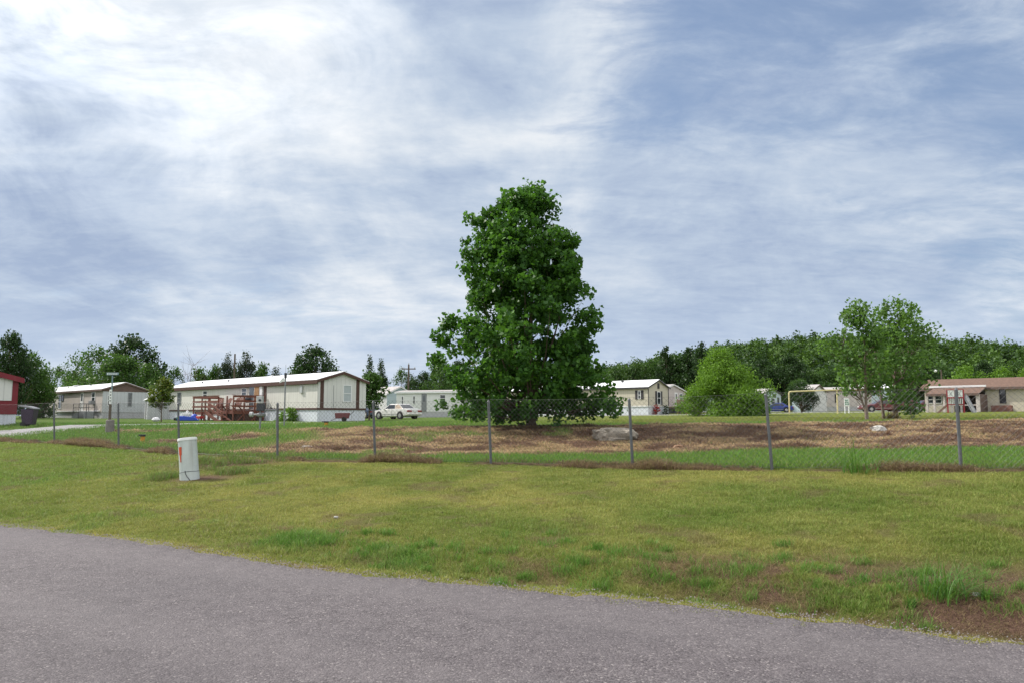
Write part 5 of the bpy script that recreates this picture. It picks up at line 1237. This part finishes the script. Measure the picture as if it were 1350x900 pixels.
q = MB(); q.tube([(0, 0, -.1), (0, 0, px_z(491, Yp) - zp)], .035, 8); q.tube([(0, 0, px_z(491, Yp) - zp), (0, 0, px_z(480, Yp) - zp)], .008, 5); q.build('pole', 'grey_metal', AN, smooth=True)
zt_ = px_z(501, Yp) - zp; q = MB(); q.prism([(0, -.04, zt_), (-.28, -.04, zt_ - .12), (-.22, -.04, zt_ + .02), (-.1, -.04, zt_ + .14)], (0, .05, 0)); q.build('bracket', 'sign_white', AN)
q = MB(); q.box(-.05, .05, -.05, .05, px_z(498, Yp) - zp, px_z(491, Yp) - zp); q.build('cap_box', 'dark_metal', AN, bevel=.01)
for px_, py_, tpy, lb in ((188, 582.5, 572, 'yellow gas stub with a black cap standing in the grass near the street sign'), (430, 561, 554.5, 'yellow stub with a black cap at the near right of the cream trailer')):
    g_ = G(px_, py_, 20); hh_ = px_z(tpy, g_[1]) - g_[2]; o = empty('gas_stub', g_, 0, lb, 'gas stub', 'yellow gas stubs')
    r_ = .07 if px_ < 300 else .09
    MB().lathe([(r_, -.1), (r_, hh_ * .74)], 14).build('pipe', 'yellow_paint', o, smooth=True); q = MB(); q.lathe([(r_ * 1.15, hh_ * .74), (r_ * 1.35, hh_ * .8), (r_ * 1.35, hh_)], 14); q.bar((-r_ * 2, 0, hh_ * .93), (0, 0, hh_ * .85), .05); q.build('cap', 'dark_metal', o, smooth=True)
# poles behind
def pole(px, Y, top, r, label, arm=None, name='utility_pole', lamp=False):
    g_ = gp(px, Y); hh_ = px_z(top, Y) - g_.z; o = empty(name, g_, 0, label, 'lamp post' if lamp else 'utility pole')
    MB().tube([(0, 0, -.2), (0, 0, hh_)], [r, r * .7], 8).build('shaft', 'pole_wood', o, smooth=True)
    if arm:
        MB().box(-arm, arm, -.06, .06, hh_ - .7, hh_ - .55).build('crossarm', 'pole_wood', o)
        for x_ in (-arm * .85, 0, arm * .85): MB().lathe([(.05, 0), (.08, .1), (.05, .22)], 8, (x_, 0, hh_ - .55 + (.55 if x_ == 0 else 0))).build('insulator', 'meter_grey', o)
    if lamp:
        MB().tube([(0, 0, hh_ - .15), (-.75, 0, hh_ - .05)], .04, 6).build('arm', 'grey_metal', o); MB().lathe([(.05, -.32), (.2, -.22), (.24, -.05), (.1, .06)], 12, (-.85, 0, hh_ - .05)).build('lamp_head', 'lamp_glass', o, smooth=True)
    return o
pole(307, 104, 466, .16, 'bare wooden pole between two upright grey-green trees'); pole(538, 108, 480, .16, 'wooden power pole with crossarm behind the white clapboard trailer', arm=1.0)
pole(1244, 108, 487, .12, 'yard lamp post with round white lamp behind the brown-roofed house', name='lamp_post', lamp=True)
# notice board on two legs
g_ = gp(1117, 76); kb = 76 / 1000
NB = empty('notice_board', g_, 0, 'white notice board with green print on two short legs right of the goal', 'sign')
nz = lambda py: px_z(py, 76) - g_.z
q = MB(); q.box(-3.3 * kb, 3.3 * kb, -.03, .03, nz(535), nz(524.3)); bo = q.build('board', 'sign_white', NB, bevel=.01)
q = MB()
for r_, z_ in enumerate((527, 529.5, 532)):
    xx = -2.4 * kb
    while xx < 1.9 * kb: wd = rng.uniform(.05, .13); q.box(xx, min(xx + wd, 2.4 * kb), -.04, -.031, nz(z_) - .06, nz(z_) + .06); xx += wd + .04
q.build('print', 'sign_green', bo)
for x_ in (-2.6 * kb, 2.6 * kb): MB().box(x_ - .045, x_ + .045, -.02, .06, -.1, nz(535)).build('leg', 'sign_white', NB)

# football goal
Yg = 72; ga = at(1041, 545, Yg); gb_ = at(1104.5, 545, Yg); GO = empty('football_goal', (ga[0], Yg, Hs(ga[0], Yg)), 0, 'cream-yellow metal football goal frame in the field', 'goal')
z0_ = GO.location.z; ht = px_z(515.5, Yg) - z0_; ht2 = px_z(513.3, Yg) - z0_; wgo = gb_[0] - ga[0]; z1_ = Hs(gb_[0], Yg) - z0_
MB().tube([(0, 0, -.1), (0, 0, ht - .14)], .065, 10).build('post', 'goal_yellow', GO, smooth=True); MB().tube([(wgo, 0, z1_ - .1), (wgo, 0, ht2 - .1)], .065, 10).build('post', 'goal_yellow', GO, smooth=True)
MB().tube([(-.0, 0, ht - .16), (.06, 0, ht - .04), (.18, 0, ht), (wgo - .06, 0, ht2), (wgo + .02, 0, ht2 - .08)], .065, 10).build('crossbar', 'goal_yellow', GO, smooth=True)
MB().tube([(wgo, 0, ht2 - .05), (wgo + 2.1, 1.5, ht2 + .1)], .04, 8).build('rear_bar', 'goal_rust', GO, smooth=True).__setitem__('label', 'thin rusty bar running back from the goal')
# playset
Yq = 68; g_ = gp(1260.5, Yq); kq = Yq / 1000
PS = empty('climbing_frame', g_, 0, 'red and white wooden climbing tower with stairs and slide before the brown porch', 'climbing frame')
qx = lambda px: (X_at(px, Yq) - g_.x) / 1.158
PS.rotation_euler.z = -math.radians(30)
qz = lambda py: px_z(py, Yq) - g_.z
dy = 1.3
for px_ in (1250, 1271.5):
    for y_ in (0, dy): MB().box(qx(px_) - .06, qx(px_) + .06, y_ - .06, y_ + .06, -.1, qz(513)).build('corner_post', 'play_red', PS)
for a, b_2 in ((1250.8, 1259.3), (1261.8, 1270.5)):
    q = MB(); q.box(qx(a), qx(b_2), -.11, -.065, qz(522.6), qz(513.8)); pn = q.build('panel', 'sign_white', PS)
    q = MB(); q.bar((qx(a) + .12, -.118, qz(521.5)), (qx(b_2) - .12, -.118, qz(515)), .01, .03, (0, 0, 1)); q.bar((qx(a) + .12, -.118, qz(515)), (qx(b_2) - .12, -.118, qz(521.5)), .01, .03, (0, 0, 1)); q.build('cross_mark', 'grey_metal', pn)
q = MB(); q.box(qx(1249), qx(1272.5), -.13, -.061, qz(524.3), qz(522.8)); q.box(qx(1249), qx(1272.5), -.13, -.061, qz(513.5), qz(512.7)); q.box(qx(1249.2), qx(1250.6), -.12, -.061, qz(522.7), qz(513.6)); q.box(qx(1270.7), qx(1272.4), -.12, -.061, qz(522.7), qz(513.6)); q.build('frame', 'play_red', PS)
q = MB(); q.box(qx(1249), qx(1272.5), -.06, dy + .06, qz(533), qz(531.8)); q.build('floor', 'play_red', PS)
for k in range(9): MB().box(qx(1251.5 + 2.2 * k), qx(1252.5 + 2.2 * k), -.1, -.062, qz(531.8), qz(524.5)).build('baluster', 'sign_white', PS)
for px_ in (1255.5, 1268): MB().box(qx(px_) - .08, qx(px_) + .08, .0, .16, -.1, qz(533)).build('leg', 'siding_pink', PS)
q = MB(); q.bar((qx(1274), .2, qz(521)), (qx(1284.5), -.6, qz(543.5)), .45, .06); q.bar((qx(1274), .45, qz(520)), (qx(1284.8), -.35, qz(543)), .05, .2); q.bar((qx(1274), -.05, qz(520)), (qx(1284.8), -.85, qz(543)), .05, .2); q.build('slide', 'grey_metal', PS)
q = MB(); [q.bar((qx(1249.5), y_, qz(533)), (qx(1236), y_, qz(543.5)), .06, .16) for y_ in (.1, .9)]; [q.box(qx(1249 - 2.4 * k) - .1, qx(1249 - 2.4 * k) + .12, .1, .9, qz(534 + 1.9 * k), qz(533.6 + 1.9 * k)) for k in range(5)]; q.build('stairs', 'deck_weathered', PS)

# ------------------------------------------------------------------ small things
b_ = G(38, 561.5, 20); Yb = b_[1]; WB = empty('wheeled_bin', b_, .15, 'dark purple wheeled rubbish bin with grey lid beside the red trailer', 'bin')
kb_ = Yb / 1000; bh = px_z(538.5, Yb) - b_[2]; w0, w1 = 6.2 * kb_, 7.9 * kb_
q = MB(); V = [(-w0, -w0, .1), (w0, -w0, .1), (w0, w0, .1), (-w0, w0, .1), (-w1, -w1, bh), (w1, -w1, bh), (w1, w1, bh), (-w1, w1, bh)]
q.add(V, [(3, 2, 1, 0), (4, 5, 6, 7), (0, 1, 5, 4), (1, 2, 6, 5), (2, 3, 7, 6), (3, 0, 4, 7)]); q.build('body', 'bin_purple', WB, bevel=.03)
q = MB(); q.prism([(-w1 - .12, -w1 - .05, bh + .14), (w1 + .05, -w1 - .05, bh - .02), (w1 + .05, -w1 - .05, bh + .04), (0, -w1 - .05, bh + .16), (-w1 - .12, -w1 - .05, bh + .20)], (0, 2 * w1 + .1, 0)); q.build('lid', 'bin_lid', WB, bevel=.015)
for s in (-1, 1): MB().tube([(-w0 + .05, s * w0 - .05 * s, .12), (-w0 + .05, s * w0 + .05 * s, .12)], .12, 12).build('wheel', 'tyre', WB)
MB().tube([(-w1 - .1, -w1 + .05, bh + .0), (-w1 - .1, w1 - .05, bh)], .02, 6).build('handle', 'bin_purple', WB)
v = to_world(T0, (-.9, 20.6, 0)); v.z = Hs(v.x, v.y); o = empty('rubbish_barrel', v, 0, 'small dark brown barrel against the far end of the beige trailer', 'barrel')
MB().lathe([(.26, -.1), (.3, .3), (.3, .7), (.27, .95)], 14).build('drum', 'trim_brown', o, smooth=True); MB().lathe([(.29, .95), (.29, 1.0), (.1, 1.03)], 14).build('lid', 'dark_metal', o)
g_ = G(449, 556.5, 20); g_ = gp(452, 54.2); CT = empty('garden_cart', g_, math.radians(10), 'dark maroon two-wheeled cart at the gable end of the cream trailer', 'cart')
q = MB(); q.prism([(-.5, -.3, .22), (.42, -.3, .22), (.52, -.3, .62), (-.55, -.3, .62)], (0, .6, 0)); q.build('tray', 'car_maroon', CT, bevel=.02)
for s in (-1, 1): MB().tube([(.1, s * .36 - .03, .17), (.1, s * .36 + .03, .17)], .17, 14).build('wheel', 'tyre', CT)
MB().tube([(.5, 0, .5), (.72, 0, .66), (.74, 0, .78)], .02, 6).build('handle', 'dark_metal', CT); MB().tube([(-.5, 0, .22), (-.85, 0, .05)], .02, 6).build('leg', 'dark_metal', CT)
# toys beside the deck
g_ = gp(247, 60.5); o = empty('play_table', g_, .3, 'blue and white plastic play set on the grass left of the red deck', 'toy')
MB().prism([(-.75, -.3, 0), (.9, -.3, 0), (.55, -.3, .3), (-.6, -.3, .38)], (0, .6, 0)).build('base', 'toy_blue', o, bevel=.04); MB().box(-.35, .25, -.22, .22, .36, .62).build('top', 'toy_white', o, bevel=.04); MB().lathe([(.12, .62), (.1, .75), (.02, .82)], 10).build('knob', 'toy_white', o)
g_ = gp(271.5, 58.2); o = empty('toy_ball', g_, 0, 'large blue ball under the left half of the red deck', 'ball')
v = to_world(DK, (-.45, 5.7, 0)); v.z = Hs(v.x, v.y); o.location = v
MB().lathe([(.26 * math.sin(a) + .001, .26 - .26 * math.cos(a)) for a in np.linspace(0, PI, 13)], 18).build('shell', 'toy_blue', o, smooth=True)
MB().lathe([(.03, .50), (.028, .528), (.005, .53)], 8).build('valve', 'toy_white', o)
v = to_world(DK, (-.35, 4.9, 0)); v.z = Hs(v.x, v.y); o = empty('toy_wagon', v, ROT, 'small red toy wagon beneath the left half of the red deck', 'toy')
MB().box(-.2, .2, -.35, .35, .14, .36).build('tub', 'toy_red', o, bevel=.02); [MB().tube([(s * .2 - .02, y_, .09), (s * .2 + .02, y_, .09)], .09, 10).build('wheel', 'tyre', o) for s in (-1, 1) for y_ in (-.24, .24)]
g_ = gp(234.5, 61); o = empty('toy_tricycle', g_, 0, 'small green and white toy left of the blue play set', 'toy')
MB().tube([(-.15, 0, .12), (.15, 0, .35)], .04, 6).build('frame', 'toy_green', o); MB().box(-.2, 0, -.1, .1, .3, .36).build('seat', 'toy_white', o, bevel=.02)
for x_, y_ in ((.18, 0), (-.16, .13), (-.16, -.13)): MB().tube([(x_, y_ - .02, .11), (x_, y_ + .02, .11)], .11, 10).build('wheel', 'tyre', o)
for px_, Y_, lb in ((206, 57, 'white sack on the grass before the small round-headed tree'),):
    g_ = gp(px_, Y_); o = tag(MB().lathe([(.2, 0), (.3, .12), (.24, .26), (.06, .32)], 9).build('sack', 'toy_white', None, smooth=True), lb, 'sack'); o.location = g_
# rocks
import bmesh
def rock(name, label, loc, sx, sy, sz, rz, mt, seed, rough=.18, flat=0.0):
    bm = bmesh.new(); bmesh.ops.create_icosphere(bm, subdivisions=4, radius=1.0)
    r_ = np.random.default_rng(seed); off = r_.uniform(0, 50, 3)
    for v in bm.verts:
        c = v.co.copy()
        # boxy super-ellipsoid
        c = Vector([math.copysign(abs(q) ** .62, q) for q in c])
        a = float(fbm(np.array([c.x * 1.5 + off[0]]), np.array([c.y * 1.5 + c.z * 2.2 + off[1]]), seed, 4)[0]) - .5
        b2 = float(fbm(np.array([c.z * 3.1 + off[2]]), np.array([c.x * 1.1 + c.y]), seed + 5, 3)[0]) - .5
        c *= 1 + rough * 1.6 * a; c.z += rough * .9 * b2 * (1 if c.z > 0 else 0); c.y += rough * .8 * b2
        v.co = Vector((c.x * sx, c.y * sy, c.z * sz))
    me = bpy.data.meshes.new(name); bm.to_mesh(me); bm.free()
    for p_ in me.polygons: p_.use_smooth = True
    try: me.set_sharp_from_angle(angle=math.radians(28))
    except Exception: pass
    me.materials.append(M[mt]); o = bpy.data.objects.new(name, me); COL.objects.link(o); o.location = loc; o.rotation_euler = (0, .05, rz); return tag(o, label, 'rock')
Yr = 24.0; xr = X_at(815, Yr); zr_ = Hs(xr, Yr)
rock('boulder', 'large pale tan boulder lying on the brown bank right of the big cottonwood', (xr, Yr, z_at(572, Yr) - .02), .60, .42, .24, .10, 'rock_pale', 5, .34)
rock('boulder', 'lower broken boulder block against the left end of the large boulder', (X_at(792, 23.8), 23.8, z_at(574, 23.8)), .22, .26, .20, .3, 'rock_pale', 8, .4)
Yr = 24.6; rock('small_rock', 'white rock on the dry bank left of the last fence post', (X_at(1158, Yr), Yr, z_at(567.5, Yr)), .24, .2, .15, .3, 'rock_white', 11, .4)
g_ = G(405, 590); rock('flat_stone', 'flat white stone in the grass right of the pale pipe marker', (g_[0], g_[1], g_[2] + .02), .17, .13, .05, .3, 'rock_white', 12, .3)
g_ = G(894, 591, 15); rock('small_rock', 'small orange-brown clod at the foot of the bank right of the boulder', (g_[0], g_[1], g_[2] + .02), .15, .12, .09, .1, 'goal_rust', 13, .5)
# tall grass plants
def grass_plant(name, label, base, n, hmin, hmax, spread, seed, w=.008, leanx=0.0, mt=None):
    r_ = np.random.default_rng(seed); V = []; Fc = []; tone = []
    for k in range(n):
        a = r_.uniform(0, 2 * PI); L_b = r_.uniform(hmin, hmax); out = r_.uniform(.1, 1.0) * spread; bx_, by_ = r_.normal(0, spread * .16, 2); d = np.array([math.cos(a) + leanx * r_.uniform(0, 1), math.sin(a) * .8]); sd_ = np.array([-d[1], d[0]]) / max(np.hypot(*d), .1); K = 6
        ww = w * r_.uniform(.6, 1.3); b0_ = len(V); tn = np.clip(r_.normal(.55, .2), 0, 1)
        for j in range(K + 1):
            q = j / K; z_ = L_b * (q - .62 * q * q * (out / spread)); h_ = out * q ** 1.8; wj = ww * (1 - q ** 2.2) + .0004
            for s in (-1, 1): V.append((bx_ + d[0] * h_ + sd_[0] * wj * s, by_ + d[1] * h_ + sd_[1] * wj * s, z_)); tone.append(tn)
        for j in range(K): i = b0_ + 2 * j; Fc.append((i, i + 1, i + 3, i + 2))
    o = np_mesh(name, np.array(V), np.array(Fc), mt or M['leaf_blade'], attrs={'tone': np.array(tone)}); o.location = base; return tag(o, label, 'grass plant')
leafmat('leaf_blade', (.025, .07, .012), (.06, .15, .022), (.12, .23, .045), .35, .5, .2)
g_ = G(1132, 623); grass_plant('tall_grass_clump', 'tall green grass clump growing through the foot of the fence', g_ - np.array([0, 0, .03]), 120, .25, .95, .95, 3, w=.0045, leanx=-.1)
g_ = G(1243, 785); grass_plant('tall_grass_clump', 'tall arching green grass clump in the roadside ditch at lower right', g_ - np.array([0, 0, .03]), 190, .12, .50, .58, 5, w=.0034, leanx=.3)
g_ = G(1215, 772); grass_plant('grass_tuft', 'low dark green tuft left of the arching clump in the ditch', g_ - np.array([0, 0, .02]), 60, .08, .22, .14, 6, w=.004)
g_ = G(1200, 800); grass_plant('grass_tuft', 'low green tuft below and left of the arching clump', g_ - np.array([0, 0, .02]), 50, .08, .2, .14, 7, w=.004)
g_ = G(1300, 790); grass_plant('grass_tuft', 'green tuft right of the arching clump near the photo edge', g_ - np.array([0, 0, .02]), 60, .08, .22, .18, 8, w=.004)
g_ = G(1140, 768); grass_plant('grass_tuft', 'dark green tuft on bare soil left of the arching clump', g_ - np.array([0, 0, .02]), 60, .06, .15, .12, 9, w=.004)
g_ = gp(1176, 37); o = grass_plant('brown_grass_clump', 'brownish grass clump round the stems of the right young cottonwood', tuple(g_), 260, .15, .55, .95, 10, w=.012, mt=leafmat('leaf_brown', (.06, .05, .02), (.12, .10, .04), (.22, .17, .08), .2))
g_ = gp(1158, 24.2); grass_plant('dead_weed', 'reddish dead weed stalks below the white rock', (g_.x, g_.y - .6, Hs(g_.x, g_.y - .6)), 70, .1, .3, .25, 12, w=.006, mt=leafmat('leaf_dead', (.07, .03, .02), (.14, .07, .045), (.22, .13, .08), .1))
# small litter flecks on the verge
for px_, py_, nm, lb in ((443, 683, 'stone', 'tiny pale stone on the lawn below the middle fence posts'), (1288, 786, 'litter', 'crumpled white scrap in the ditch right of the arching clump')):
    g_ = G(px_, py_); rock(nm, lb, (g_[0], g_[1], g_[2] + .02), .03, .025, .015, .3, 'rock_white', 15 + px_, .5)
